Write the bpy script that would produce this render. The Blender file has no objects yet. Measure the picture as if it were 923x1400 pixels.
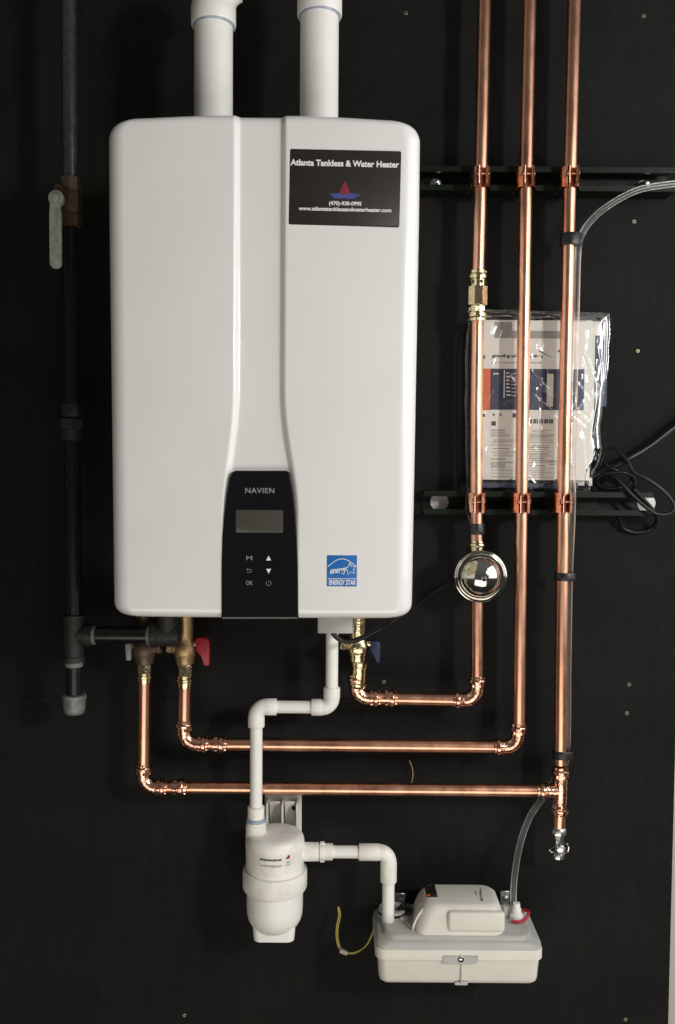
import bpy, bmesh, math, random
from mathutils import Vector, Matrix
R_ = math.radians
rnd = random.Random(7)
scene = bpy.context.scene
COL = scene.collection

# ------------------------------------------------------------------ camera
PITCH, ROLL, FPX, DIST, CAMZ = 2.7, 0.4, 1200.0, 1.586, 1.40
cam = bpy.data.cameras.new('camera')
cam.sensor_fit = 'VERTICAL'; cam.sensor_height = 24.0; cam.sensor_width = 24.0
cam.lens = 24.0 * FPX / 1400.0
cam.clip_start = 0.02; cam.clip_end = 100
camo = bpy.data.objects.new('camera', cam); COL.objects.link(camo)
CROT = Matrix.Rotation(R_(90 - PITCH), 3, 'X') @ Matrix.Rotation(R_(ROLL), 3, 'Z')
CLOC = Vector((0, -DIST, CAMZ))
camo.matrix_world = Matrix.Translation(CLOC) @ CROT.to_4x4()
scene.camera = camo

# ------------------------------------------------------------------ light
w = bpy.data.worlds.new('World'); scene.world = w; w.use_nodes = True
bg = w.node_tree.nodes['Background']
wn, wl = w.node_tree.nodes, w.node_tree.links
wt = wn.new('ShaderNodeTexCoord'); wx = wn.new('ShaderNodeSeparateXYZ'); wr = wn.new('ShaderNodeValToRGB')
wm = wn.new('ShaderNodeMapRange'); wm.inputs['From Min'].default_value = -1; wm.inputs['From Max'].default_value = 1
wl.new(wt.outputs['Generated'], wx.inputs[0]); wl.new(wx.outputs['Z'], wm.inputs['Value']); wl.new(wm.outputs[0], wr.inputs['Fac'])
# a dim room: dark floor, pale ceiling
for e_, (pos, v_) in zip((wr.color_ramp.elements[0], wr.color_ramp.elements.new(0.5), wr.color_ramp.elements[-1]), ((0.15, 0.30), (0.5, 0.80), (0.85, 1.6))):
    e_.position = pos; e_.color = (v_, v_*0.96, v_*0.90, 1)
wl.new(wr.outputs[0], bg.inputs['Color']); bg.inputs['Strength'].default_value = 0.085

def area(name, loc, aim, sx, sy, watts, colr):
    l = bpy.data.lights.new(name, 'AREA'); l.shape = 'RECTANGLE'; l.size = sx; l.size_y = sy
    l.energy = watts; l.color = colr
    o = bpy.data.objects.new(name, l); COL.objects.link(o); o.location = loc
    d = Vector(aim) - Vector(loc)
    o.rotation_euler = d.to_track_quat('-Z', 'Y').to_euler()
    return o
area('key_lamp', (1.50, -1.95, CAMZ + 0.52), (0.0, 0.0, CAMZ - 0.1), 0.20, 0.28, 26, (1.0, 0.975, 0.945))
area('side_light', (1.75, -1.00, CAMZ + 0.40), (0.0, -0.35, CAMZ + 0.15), 1.7, 1.6, 20, (0.97, 0.985, 1.0))  # unseen area light standing in for a bright lit wall on the right
area('low_fill', (0.1, -2.25, CAMZ - 1.50), (-0.05, 0, CAMZ - 0.35), 2.4, 1.3, 27, (1.0, 0.935, 0.84))  # added soft fill, standing in for light bounced off the floor
vs = scene.view_settings
vs.view_transform = 'Standard'; vs.look = 'None'; vs.exposure = 0.0; vs.gamma = 1.0; vs.use_curve_mapping = False

# ------------------------------------------------------------------ helpers
def P(px, py, d):
    """point at distance d in front of the wall, seen at pixel (px,py) of the photograph"""
    v = CROT @ Vector((px - 461.5, -(py - 700.0), -FPX))
    t = (-d + DIST) / v.y
    return CLOC + v * t
def lp(d, *pts): return [P(x, y, d) for x, y in pts]

def tag(o, label=None, cat=None, group=None, kind=None):
    if label: o['label'] = label
    if cat: o['category'] = cat
    if group: o['group'] = group
    if kind: o['kind'] = kind
    return o
def thing(name, loc, label, cat, group=None):
    o = bpy.data.objects.new(name, None); COL.objects.link(o); o.location = loc
    o.empty_display_size = 0.03
    return tag(o, label, cat, group)
def obj(name, bm, m, parent=None, smooth=38):
    me = bpy.data.meshes.new(name)
    bmesh.ops.recalc_face_normals(bm, faces=bm.faces)
    bm.to_mesh(me); bm.free()
    return mobj(name, me, m, parent, smooth)
def worldloc(o):
    v = o.location.copy()
    if o.parent: v = o.matrix_parent_inverse @ v; v = worldloc(o.parent) + v
    return v
def mobj(name, me, m, parent=None, smooth=38):
    if smooth:
        for p in me.polygons: p.use_smooth = True
        me.set_sharp_from_angle(angle=R_(smooth))
    me.materials.clear(); me.materials.append(m)
    o = bpy.data.objects.new(name, me); COL.objects.link(o)
    if parent:
        o.parent = parent
        o.matrix_parent_inverse = Matrix.Translation(-worldloc(parent))
    return o
def BM(): return bmesh.new()

def loft(bm, rings, cap=True, closed=True):
    vr = [[bm.verts.new(p) for p in r] for r in rings]
    n = len(vr[0])
    for a, b in zip(vr[:-1], vr[1:]):
        for i in range(n if closed else n - 1):
            j = (i + 1) % n
            try: bm.faces.new((a[i], a[j], b[j], b[i]))
            except ValueError: pass
    if cap:
        bm.faces.new(vr[0][::-1]); bm.faces.new(vr[-1])
    return vr
def basis(ax):
    ax = ax.normalized()
    u = ax.orthogonal().normalized()
    if abs(ax.z) < 0.9: u = (Vector((0, 0, 1)) - ax * ax.z).normalized()
    else: u = (Vector((0, -1, 0)) + ax * ax.y).normalized()
    return u, ax.cross(u)
def lathe(bm, origin, axis, prof, seg=24, ph=0.0, cap=True):
    axis = Vector(axis).normalized(); u, v = basis(axis)
    rings = []
    for t, r in prof:
        r = max(r, 1e-5)
        rings.append([Vector(origin) + axis * t + (u * math.cos(a) + v * math.sin(a)) * r
                      for a in [ph + 2 * math.pi * i / seg for i in range(seg)]])
    loft(bm, rings, cap)
def cyl(bm, a, b, r, r2=None, seg=24):
    a = Vector(a); b = Vector(b); r2 = r if r2 is None else r2
    lathe(bm, a, b - a, [(0, r), ((b - a).length, r2)], seg)
def spline(pts, n=10):
    pts = [Vector(p) for p in pts]
    q = [pts[0] * 2 - pts[1]] + pts + [pts[-1] * 2 - pts[-2]]
    out = []
    for i in range(1, len(q) - 2):
        p0, p1, p2, p3 = q[i-1:i+3]
        for k in range(n):
            t = k / n
            out.append(0.5 * ((2*p1) + (p2-p0)*t + (2*p0-5*p1+4*p2-p3)*t*t + (3*p1-p0-3*p2+p3)*t**3))
    out.append(pts[-1]); return out
def sweep(bm, pts, r, seg=16, cap=True):
    pts = [Vector(p) for p in pts]; n = len(pts)
    rs = r if isinstance(r, (list, tuple)) else [r] * n
    tg = []
    for i in range(n):
        a = pts[max(i-1, 0)]; b = pts[min(i+1, n-1)]; tg.append((b - a).normalized())
    u, _ = basis(tg[0]); rings = []
    for i in range(n):
        u = (u - tg[i] * u.dot(tg[i])).normalized(); v = tg[i].cross(u)
        rings.append([pts[i] + (u*math.cos(2*math.pi*k/seg) + v*math.sin(2*math.pi*k/seg)) * rs[i] for k in range(seg)])
    loft(bm, rings, cap)
def box(bm, c, s, bev=0.0, seg=2, rot=None):
    r = bmesh.ops.create_cube(bm, size=1.0)
    vs_ = r['verts']
    for v in vs_: v.co = Vector((v.co.x*s[0], v.co.y*s[1], v.co.z*s[2]))
    if bev > 0:
        es = list({e for v in vs_ for e in v.link_edges})
        rr = bmesh.ops.bevel(bm, geom=es, offset=bev, segments=seg, profile=0.5, affect='EDGES')
        vs_ = list({v for f in rr['faces'] for v in f.verts} | {v for v in vs_ if v.is_valid})
    M = Matrix.Translation(Vector(c)) @ (rot.to_4x4() if rot else Matrix.Identity(4))
    for v in vs_: v.co = M @ v.co
def rrect(w_, h_, r, n=6):
    """rounded rectangle outline, 2-D, centred"""
    out = []
    for cx, cy, a0 in ((w_/2-r, h_/2-r, 0), (-w_/2+r, h_/2-r, 90), (-w_/2+r, -h_/2+r, 180), (w_/2-r, -h_/2+r, 270)):
        for i in range(n + 1):
            a = R_(a0 + 90*i/n); out.append((cx + r*math.cos(a), cy + r*math.sin(a)))
    return out
def plate(bm, c, w_, h_, r, d0, d1, bev=0.0008, tilt=0.0, n=5):
    """upright rounded plate on the plane facing the camera (front at -y)"""
    rings = []
    for ins, d in ((0, d0), (0, d1 - bev), (bev*0.3, d1 - bev*0.3), (bev, d1)):
        o = rrect(w_-2*ins, h_-2*ins, max(r-ins, 1e-4), n)
        ct, st = math.cos(tilt), math.sin(tilt)
        rings.append([Vector((c[0] + x*ct - y*st, -d, c[2] + x*st + y*ct)) for x, y in o])
    loft(bm, rings)
def outline_plate(bm, pts, d0, d1):
    loft(bm, [[Vector((x, -d0, z)) for x, z in pts], [Vector((x, -d1, z)) for x, z in pts]])
def text_mesh(body, size, bold=0.0, extr=0.0002, shear=0.0, width=None, spacing=1.0):
    cu = bpy.data.curves.new('txt', 'FONT'); cu.body = body; cu.size = size
    cu.align_x = 'CENTER'; cu.align_y = 'CENTER'; cu.extrude = extr; cu.offset = bold; cu.shear = shear
    cu.space_character = spacing; cu.resolution_u = 3
    o = bpy.data.objects.new('txt', cu); COL.objects.link(o)
    dg = bpy.context.evaluated_depsgraph_get()
    me = bpy.data.meshes.new_from_object(o.evaluated_get(dg))
    bpy.data.objects.remove(o)
    if width:
        xs = [v.co.x for v in me.vertices]; w0 = max(xs) - min(xs)
        for v in me.vertices: v.co.x *= width / w0
    return me
def lettering(name, body, size, c, d, m, parent, tilt=0.0, **kw):
    me = text_mesh(body, size, **kw)
    me.transform(Matrix.Translation(Vector((c[0], -d, c[2]))) @ Matrix.Rotation(tilt, 4, 'Y') @ Matrix.Rotation(R_(90), 4, 'X'))
    return mobj(name, me, m, parent, smooth=0)

# ------------------------------------------------------------------ materials
MATS = {}
def mat(name, base, rough=0.5, metal=0.0, var=0.08, vscale=30, bump=0.0, bscale=200, rvar=0.0, tint=None,
        stretch=(1, 1, 1), coat=0.0, spec=0.5, trans=0.0, thr=(0.35, 0.7)):
    m = bpy.data.materials.new(name); m.use_nodes = True
    nt = m.node_tree; N = nt.nodes; L = nt.links; b = N['Principled BSDF']
    b.inputs['Roughness'].default_value = rough; b.inputs['Metallic'].default_value = metal
    b.inputs['Coat Weight'].default_value = coat; b.inputs['Coat Roughness'].default_value = 0.08
    b.inputs['Specular IOR Level'].default_value = spec; b.inputs['Transmission Weight'].default_value = trans
    tc = N.new('ShaderNodeTexCoord'); mp = N.new('ShaderNodeMapping'); mp.inputs['Scale'].default_value = stretch
    L.new(tc.outputs['Object'], mp.inputs['Vector'])
    nz = N.new('ShaderNodeTexNoise'); nz.inputs['Scale'].default_value = vscale; nz.inputs['Detail'].default_value = 6
    nz.inputs['Roughness'].default_value = 0.6
    L.new(mp.outputs[0], nz.inputs['Vector'])
    cr = N.new('ShaderNodeValToRGB')
    cr.color_ramp.elements[0].position = thr[0]; cr.color_ramp.elements[1].position = thr[1]
    a = tint if tint else tuple(c * (1 - var) for c in base)
    e = tuple(min(1, c * (1 + var)) for c in base)
    cr.color_ramp.elements[0].color = (*a, 1); cr.color_ramp.elements[1].color = (*e, 1)
    L.new(nz.outputs['Fac'], cr.inputs['Fac']); L.new(cr.outputs['Color'], b.inputs['Base Color'])
    if rvar:
        mr = N.new('ShaderNodeMapRange'); mr.inputs['To Min'].default_value = max(0, rough - rvar); mr.inputs['To Max'].default_value = rough + rvar
        L.new(nz.outputs['Fac'], mr.inputs['Value']); L.new(mr.outputs[0], b.inputs['Roughness'])
    if bump:
        n2 = N.new('ShaderNodeTexNoise'); n2.inputs['Scale'].default_value = bscale; n2.inputs['Detail'].default_value = 3
        L.new(mp.outputs[0], n2.inputs['Vector'])
        bp = N.new('ShaderNodeBump'); bp.inputs['Strength'].default_value = bump; bp.inputs['Distance'].default_value = 0.002
        L.new(n2.outputs['Fac'], bp.inputs['Height']); L.new(bp.outputs[0], b.inputs['Normal'])
    MATS[name] = m; return m
def clear_mat(name, tint, gloss, ior, rough, bump=0.0, bscale=60, haze=0.0):
    """thin clear plastic: see-through with a Fresnel gloss and a little milkiness"""
    m = bpy.data.materials.new(name); m.use_nodes = True
    nt = m.node_tree; N = nt.nodes; L = nt.links; N.remove(N['Principled BSDF'])
    out = N['Material Output']; tr = N.new('ShaderNodeBsdfTransparent'); tr.inputs[0].default_value = (*tint, 1)
    gl = N.new('ShaderNodeBsdfGlossy'); gl.inputs['Roughness'].default_value = rough; gl.inputs[0].default_value = (gloss, gloss, gloss, 1)
    fr = N.new('ShaderNodeFresnel'); fr.inputs['IOR'].default_value = ior
    df = N.new('ShaderNodeBsdfDiffuse'); df.inputs[0].default_value = (0.7, 0.7, 0.68, 1)
    m1 = N.new('ShaderNodeMixShader'); m1.inputs[0].default_value = haze
    L.new(tr.outputs[0], m1.inputs[1]); L.new(df.outputs[0], m1.inputs[2])
    m2 = N.new('ShaderNodeMixShader'); L.new(fr.outputs[0], m2.inputs[0]); L.new(m1.outputs[0], m2.inputs[1]); L.new(gl.outputs[0], m2.inputs[2])
    L.new(m2.outputs[0], out.inputs['Surface'])
    if bump:
        tc = N.new('ShaderNodeTexCoord'); nz = N.new('ShaderNodeTexNoise'); nz.inputs['Scale'].default_value = bscale
        nz.inputs['Detail'].default_value = 4; nz.inputs['Distortion'].default_value = 0.8
        L.new(tc.outputs['Object'], nz.inputs['Vector'])
        bp = N.new('ShaderNodeBump'); bp.inputs['Strength'].default_value = bump; bp.inputs['Distance'].default_value = 0.004
        L.new(nz.outputs['Fac'], bp.inputs['Height'])
        L.new(bp.outputs[0], gl.inputs['Normal']); L.new(bp.outputs[0], fr.inputs['Normal'])
    MATS[name] = m; return m

M_wall = mat('black_painted_plywood', (0.0086, 0.0088, 0.0080), 0.8, var=0.20, vscale=75, bump=0.16, bscale=110, stretch=(1, 1, 0.14), spec=0.15, rvar=0.06)
def wall_wear(m):
    nt = m.node_tree; N = nt.nodes; L = nt.links; b = N['Principled BSDF']
    src = b.inputs['Base Color'].links[0].from_socket
    tc = N.new('ShaderNodeTexCoord')
    big = N.new('ShaderNodeTexNoise'); big.inputs['Scale'].default_value = 5; big.inputs['Detail'].default_value = 5
    dust = N.new('ShaderNodeTexNoise'); dust.inputs['Scale'].default_value = 330; dust.inputs['Detail'].default_value = 2
    for n in (big, dust): L.new(tc.outputs['Object'], n.inputs['Vector'])
    r1 = N.new('ShaderNodeMapRange'); r1.inputs['From Min'].default_value = 0.3; r1.inputs['From Max'].default_value = 0.7
    r1.inputs['To Min'].default_value = 0.72; r1.inputs['To Max'].default_value = 1.25
    L.new(big.outputs['Fac'], r1.inputs['Value'])
    mul = N.new('ShaderNodeVectorMath'); mul.operation = 'SCALE'
    L.new(src, mul.inputs[0]); L.new(r1.outputs[0], mul.inputs['Scale'])
    r2 = N.new('ShaderNodeMapRange'); r2.inputs['From Min'].default_value = 0.60; r2.inputs['From Max'].default_value = 0.78
    r2.inputs['To Min'].default_value = 0.0; r2.inputs['To Max'].default_value = 0.5
    L.new(dust.outputs['Fac'], r2.inputs['Value'])
    mx = N.new('ShaderNodeMix'); mx.data_type = 'RGBA'; mx.inputs[7].default_value = (0.05, 0.05, 0.047, 1)
    L.new(r2.outputs[0], mx.inputs[0]); L.new(mul.outputs[0], mx.inputs[6]); L.new(mx.outputs[2], b.inputs['Base Color'])
wall_wear(M_wall)
M_side = mat('beige_wall_paint', (0.45, 0.42, 0.36), 0.7, var=0.04, vscale=12, bump=0.1, bscale=250)
M_enamel = mat('white_enamel', (0.765, 0.76, 0.74), 0.22, var=0.02, vscale=7, bump=0.02, bscale=110, coat=0.5, rvar=0.05)
M_pvc = mat('white_pvc', (0.82, 0.805, 0.76), 0.42, var=0.035, vscale=22, bump=0.03, bscale=120, rvar=0.06)
M_pvcdirty = mat('white_pvc_handled', (0.80, 0.78, 0.72), 0.45, var=0.05, vscale=40, bump=0.04, bscale=160, tint=(0.67, 0.65, 0.59), thr=(0.25, 0.55))
M_primer = mat('blue_grey_pipe_cement', (0.30, 0.36, 0.46), 0.4, var=0.25, vscale=90)
M_copper = mat('copper_pipe', (0.84, 0.46, 0.305), 0.30, 1.0, var=0.05, vscale=26, bump=0.06, bscale=200, tint=(0.56, 0.28, 0.19), rvar=0.12, stretch=(1, 1, 0.35), thr=(0.28, 0.62))
M_fitting = mat('copper_press_fitting', (0.90, 0.54, 0.40), 0.18, 1.0, var=0.05, vscale=110, bump=0.35, bscale=260, tint=(0.56, 0.27, 0.18), rvar=0.06, thr=(0.3, 0.6))
M_clamp = mat('copper_plated_steel', (0.87, 0.51, 0.36), 0.20, 1.0, var=0.1, vscale=120, bump=0.12, bscale=300, tint=(0.58, 0.26, 0.15))
M_brass = mat('brass', (0.82, 0.71, 0.45), 0.18, 1.0, var=0.08, vscale=90, bump=0.25, bscale=260, tint=(0.60, 0.49, 0.28))
M_bronze = mat('cast_bronze', (0.42, 0.29, 0.15), 0.42, 0.85, var=0.15, vscale=90, bump=0.25, bscale=500)
M_chrome = mat('polished_chrome', (0.62, 0.60, 0.56), 0.10, 1.0, var=0.10, vscale=60, bump=0.02, bscale=120)
M_steel = mat('zinc_plated_steel', (0.62, 0.62, 0.60), 0.32, 1.0, var=0.12, vscale=120, bump=0.05, bscale=300)
M_washer = mat('zinc_washer', (0.60, 0.59, 0.56), 0.6, 0.1, var=0.12, vscale=150)
M_galv = mat('galvanised_bracket', (0.66, 0.65, 0.61), 0.45, 0.45, var=0.25, vscale=70, bump=0.12, bscale=120)
M_iron = mat('black_iron_pipe', (0.011, 0.011, 0.011), 0.26, 0.2, var=0.3, vscale=80, bump=0.1, bscale=300)
M_sheen = mat('black_pipe_painted_sheen', (0.075, 0.077, 0.080), 0.22, 0.6, var=0.25, vscale=70, bump=0.1, bscale=300)  # paler copy of the black iron, the upper pipe's sheen put into its colour
M_castiron = mat('grey_cast_iron', (0.028, 0.028, 0.027), 0.5, 0.3, var=0.3, vscale=120, bump=0.4, bscale=500)
M_galviron = mat('grey_galvanised_cap', (0.22, 0.235, 0.22), 0.5, 0.4, var=0.25, vscale=120, bump=0.3, bscale=400)
M_tape = mat('white_thread_tape', (0.16, 0.165, 0.165), 0.6, var=0.15, vscale=200)
M_green = mat('dark_green_strut_paint', (0.006, 0.010, 0.006), 0.30, 0.0, var=0.25, vscale=60, bump=0.06, bscale=200, spec=0.3)
M_hole = mat('dark_slot', (0.004, 0.004, 0.004), 0.8, var=0.1)
M_blackgloss = mat('black_gloss_plastic', (0.006, 0.006, 0.007), 0.12, var=0.1, spec=0.5)
M_rubber = mat('black_cable_jacket', (0.008, 0.008, 0.009), 0.36, var=0.2, vscale=80, spec=0.3)
M_tapeblk = mat('black_tape', (0.012, 0.012, 0.013), 0.38, var=0.3, vscale=120, bump=0.2, bscale=300)
M_lcd = mat('grey_lcd_glass', (0.060, 0.056, 0.047), 0.22, var=0.05, vscale=40)
M_greyprint = mat('grey_print', (0.24, 0.235, 0.23), 0.5, var=0.05)
M_whiteprint = mat('white_print', (0.80, 0.79, 0.77), 0.5, var=0.03)
M_darkprint = mat('dark_print', (0.05, 0.05, 0.055), 0.6, var=0.1)
M_sticker = mat('dark_brown_sticker', (0.021, 0.017, 0.015), 0.42, var=0.12, vscale=60)
M_redprint = mat('red_print', (0.22, 0.022, 0.045), 0.5, var=0.15, vscale=200)
M_blueprint = mat('periwinkle_print', (0.06, 0.075, 0.26), 0.5, var=0.2, vscale=150)
M_blue = mat('bright_blue_sticker', (0.010, 0.13, 0.42), 0.4, var=0.08, vscale=60)
M_handred = mat('red_handle', (0.32, 0.010, 0.026), 0.45, var=0.12, vscale=80)
M_handblue = mat('blue_handle', (0.005, 0.012, 0.055), 0.5, var=0.12, vscale=80)
M_handgrey = mat('pale_grey_handle', (0.26, 0.28, 0.27), 0.5, var=0.12, vscale=80)
M_lever = mat('pale_worn_lever', (0.50, 0.52, 0.46), 0.45, var=0.12, vscale=70, tint=(0.34, 0.36, 0.31))
M_valvebrass = mat('tarnished_valve_body', (0.13, 0.088, 0.055), 0.45, 0.5, var=0.25, vscale=100, bump=0.2, bscale=350)
M_paper = mat('white_paper', (0.74, 0.72, 0.66), 0.8, var=0.03, vscale=20)
M_paperback = mat('cream_paper', (0.66, 0.64, 0.56), 0.8, var=0.06, vscale=25)
M_navy = mat('navy_print', (0.022, 0.030, 0.075), 0.5, var=0.15, vscale=50)
M_orange = mat('orange_print', (0.62, 0.13, 0.045), 0.6, var=0.06)
M_paleprint = mat('pale_grey_print', (0.30, 0.29, 0.27), 0.7, var=0.1)
M_bag = clear_mat('clear_bag_film', (0.97, 0.97, 0.965), 1.0, 1.40, 0.11, bump=0.10, bscale=30, haze=0.03)
M_tube = clear_mat('clear_vinyl_tube', (0.95, 0.955, 0.955), 1.0, 1.36, 0.30, haze=0.035)
M_tank = mat('cream_pump_plastic', (0.69, 0.665, 0.59), 0.48, var=0.03, vscale=18, bump=0.06, bscale=400)
M_lid = mat('grey_pump_lid', (0.43, 0.43, 0.40), 0.5, var=0.05, vscale=25, bump=0.06, bscale=400)
M_redclip = mat('red_clip', (0.42, 0.02, 0.03), 0.35, var=0.15, vscale=100)
M_yellow = mat('yellow_wire', (0.42, 0.33, 0.07), 0.45, var=0.15, vscale=120)
M_connector = mat('connector_plastic', (0.50, 0.46, 0.42), 0.5, var=0.2, vscale=150)
M_screw = mat('brass_screw', (0.36, 0.31, 0.20), 0.45, 0.8, var=0.3, vscale=300)
M_yellowrefl = mat('painted_yellow_reflection', (0.40, 0.36, 0.20), 0.35, var=0.25, vscale=120, tint=(0.22, 0.17, 0.04))  # colour of a warm reflection painted onto the chrome

# ------------------------------------------------------------------ setting: wall of black boards
wall_bm = BM(); box(wall_bm, (0, 0.045, CAMZ), (4.2, 0.05, 4.2))
wall = tag(obj('wall', wall_bm, M_side, None), kind='structure')
XR = P(914, 1390, 0).x
zs = [CAMZ - 2.0, P(880, 958, 0).z, P(700, 30, 0).z, CAMZ + 2.0]
for k in range(3):
    b = BM(); z0, z1 = zs[k] + 0.0002, zs[k+1] - 0.0002
    box(b, ((XR - 1.9)/2, 0.0101, (z0+z1)/2), (XR + 1.9, 0.0202, z1 - z0), 0.0003, 1)
    board = obj('board', b, M_wall, wall)
for x, y in ((867, 303), (872, 480), (860, 936), (857, 975), (525, 932), (528, 946), (252, 1388), (855, 1394), (555, 18), (880, 22)):
    b = BM(); p = P(x, y, 0)
    lathe(b, p + Vector((0, 0.001, 0)), (0, -1, 0), [(0, 0.0035), (0.0014, 0.0035), (0.0022, 0.0028), (0.0022, 0.0018), (0.0006, 0.0014), (0.0006, 0.0)], 14)
    obj('screw', b, M_screw, wall)

# ------------------------------------------------------------------ strut rails
def rail(x0, x1, yc, label, nslots, bolts):
    c0, c1 = P(x0, yc, 0.0205), P(x1, yc + (x1-x0)*0.004, 0.0205)
    z = (c0.z + c1.z)/2; h = 0.0206; t = 0.0026; lip = 0.0095; dp = 0.0412
    root = thing('strut_rail', (c0.x, 0, z), label, 'strut rail', 'strut rails on the black wall')
    prof = [(-h, 0.0), (h, 0.0), (h, dp), (h-lip, dp), (h-lip, dp-0.006), (h-lip+t, dp-0.006), (h-lip+t, dp-t),
            (h-t, dp-t), (h-t, t), (-h+t, t), (-h+t, dp-t), (-h+lip-t, dp-t), (-h+lip-t, dp-0.006), (-h+lip, dp-0.006), (-h+lip, dp), (-h, dp)]
    b = BM()
    loft(b, [[Vector((xx, -dd, z + zz)) for zz, dd in prof] for xx in (c0.x, c1.x)], cap=False)
    # end faces as quads of the wall thickness
    for xx in (c0.x, c1.x):
        for q in (((-h,0),(h,0),(h,t),(-h,t)), ((h-t,t),(h,t),(h,dp),(h-t,dp)), ((-h,t),(-h+t,t),(-h+t,dp),(-h,dp)),
                  ((h-lip,dp-t),(h-t,dp-t),(h-t,dp),(h-lip,dp)), ((-h+t,dp-t),(-h+lip,dp-t),(-h+lip,dp),(-h+t,dp))):
            b.faces.new([b.verts.new((xx, -dd, z+zz)) for zz, dd in q])
    obj('channel', b, M_green, root, 30)
    n = nslots
    for i in range(n):
        b = BM(); xx = c0.x + 0.028 + i * 0.0508
        if xx > c1.x - 0.02: break
        plate(b, (xx, 0, z), 0.028, 0.0145, 0.007, 0.0022, 0.0032, 0.0002)
        obj('slot', b, M_hole, root)
    for x, kind in bolts:
        p = P(x, yc, 0.006); p.z = z
        b = BM()
        wr_ = 0.0165 if kind == 'flat' else 0.0105
        lathe(b, Vector((p.x, -0.0034, z)), (0, -1, 0), [(0, wr_), (0.0018, wr_), (0.0022, wr_*0.95), (0.0022, 0.0)], 28)
        wsh = obj('washer', b, M_washer, root)
        b = BM()
        if kind == 'hex':
            lathe(b, Vector((p.x, -0.005, z)), (0, -1, 0), [(0, 0.0085), (0.007, 0.0085), (0.008, 0.007), (0.008, 0)], 6)
            lathe(b, Vector((p.x, -0.012, z)), (0, -1, 0), [(0, 0.0045), (0.012, 0.0045), (0.013, 0.003)], 12)
        else:
            lathe(b, Vector((p.x, -0.005, z)), (0, -1, 0), [(0, 0.0022), (0.002, 0.002), (0.003, 0.0)], 12)
        obj('bolt', b, M_steel, wsh)
    return root, z
rail_top, ZT = rail(572, 917, 249, 'long dark green strut rail behind the three pipes above the manual bag', 9, ((596, 'hex'), (880, 'hex')))
rail_low, ZL = rail(578, 887, 687, 'dark green strut rail with two pale round washers below the manual bag', 8, ((601, 'flat'), (884, 'flat')))

# ------------------------------------------------------------------ copper lines
RP, DP = 0.0112, 0.065
def press(bm, p, ax, L=0.022, r=0.0130, hexs=True):
    """press-fit socket starting at p and running along ax (open end with bead away from the bend)"""
    lathe(bm, p, ax, [(0, r*0.97), (L*0.18, r), (L*0.40, r), (L*0.46, r*1.20), (L*0.60, r*1.24), (L*0.72, r*1.18), (L*0.78, r*1.02), (L*0.97, r*1.0), (L, r*0.88)], 22)
    if hexs:
        p2 = Vector(p) + Vector(ax).normalized() * (L*0.10)
        lathe(bm, p2, ax, [(0, r*1.02), (L*0.02, r*1.09), (L*0.24, r*1.09), (L*0.26, r*1.02)], 6, ph=0.3)
        p3 = Vector(p) + Vector(ax).normalized() * (L*0.80)
        lathe(bm, p3, ax, [(0, r*1.0), (L*0.02, r*1.07), (L*0.13, r*1.07), (L*0.15, r*0.98)], 6, ph=0.1)
def elbow(bm, c, da, db, R=0.022, r=0.0128, L=0.021):
    c = Vector(c); da = Vector(da).normalized(); db = Vector(db).normalized()
    o = c + da*R + db*R; pts = []
    for i in range(13):
        a = i/12*math.pi/2
        pts.append(o - db*R*math.cos(a) - da*R*math.sin(a))
    sweep(bm, pts, r, 20)
    press(bm, pts[0], da, L, r); press(bm, pts[-1], db, L, r)
def tapeband(name, p, parent, h=0.016, r=0.0150, dx=0.0, dy=0.0):
    b = BM(); n = 28; rings = []
    for t, s in ((-h/2, 0.97), (-h/2+0.001, 1), (-0.001, 1.02), (0.002, 0.98), (h/2-0.001, 1.0), (h/2, 0.96)):
        rings.append([Vector((p[0] + dx*(0.5+0.5*math.cos(a))*1.0 + r*s*math.cos(a), p[1] + r*s*math.sin(a), p[2] + t)) for a in [2*math.pi*i/n for i in range(n)]])
    loft(b, rings); return obj(name, b, M_tapeblk, parent)

# line with union and chrome dome
A = thing('copper_water_line', P(652, 957, DP), 'copper water line with the brass union and the chrome dome, turning left to the blue valve', 'pipe', 'copper water lines')
pa = lp(DP, (663, -40), (657, 243), (653, 405), (651, 560), (651, 690), (652, 785), (652, 935)); cA = P(652, 957, DP)
b = BM(); sweep(b, pa[:3], RP, 22); obj('pipe', b, M_copper, A)
b = BM(); sweep(b, pa[2:] + [P(652, 945, DP)], RP, 22); obj('pipe', b, M_copper, A)
cA2 = P(487, 957, DP); cA2.z = cA.z + 0.002
b = BM(); cyl(b, cA + Vector((-0.02, 0, 0)), cA2 + Vector((0.02, 0, 0)), RP, seg=22); obj('pipe', b, M_copper, A)
b = BM(); elbow(b, cA, (0, 0, 1), (-1, 0, 0)); obj('elbow', b, M_fitting, A)
b = BM(); elbow(b, cA2, (0, 0, 1), (1, 0, 0)); obj('elbow', b, M_fitting, A)
b = BM(); press(b, cA2 + Vector((0.048, 0, 0)), (1, 0, 0), 0.024, 0.0128); obj('coupling', b, M_fitting, A)
# brass adapter above the left elbow
b = BM(); q = P(489, 940, DP); lathe(b, q, (0.06, 0, 1), [(0, 0.0135), (0.004, 0.0158), (0.008, 0.0158), (0.010, 0.0140), (0.016, 0.0145), (0.036, 0.0145), (0.040, 0.0165), (0.046, 0.0165), (0.048, 0.014)], 24); obj('brass_adapter', b, M_brass, A)
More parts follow.
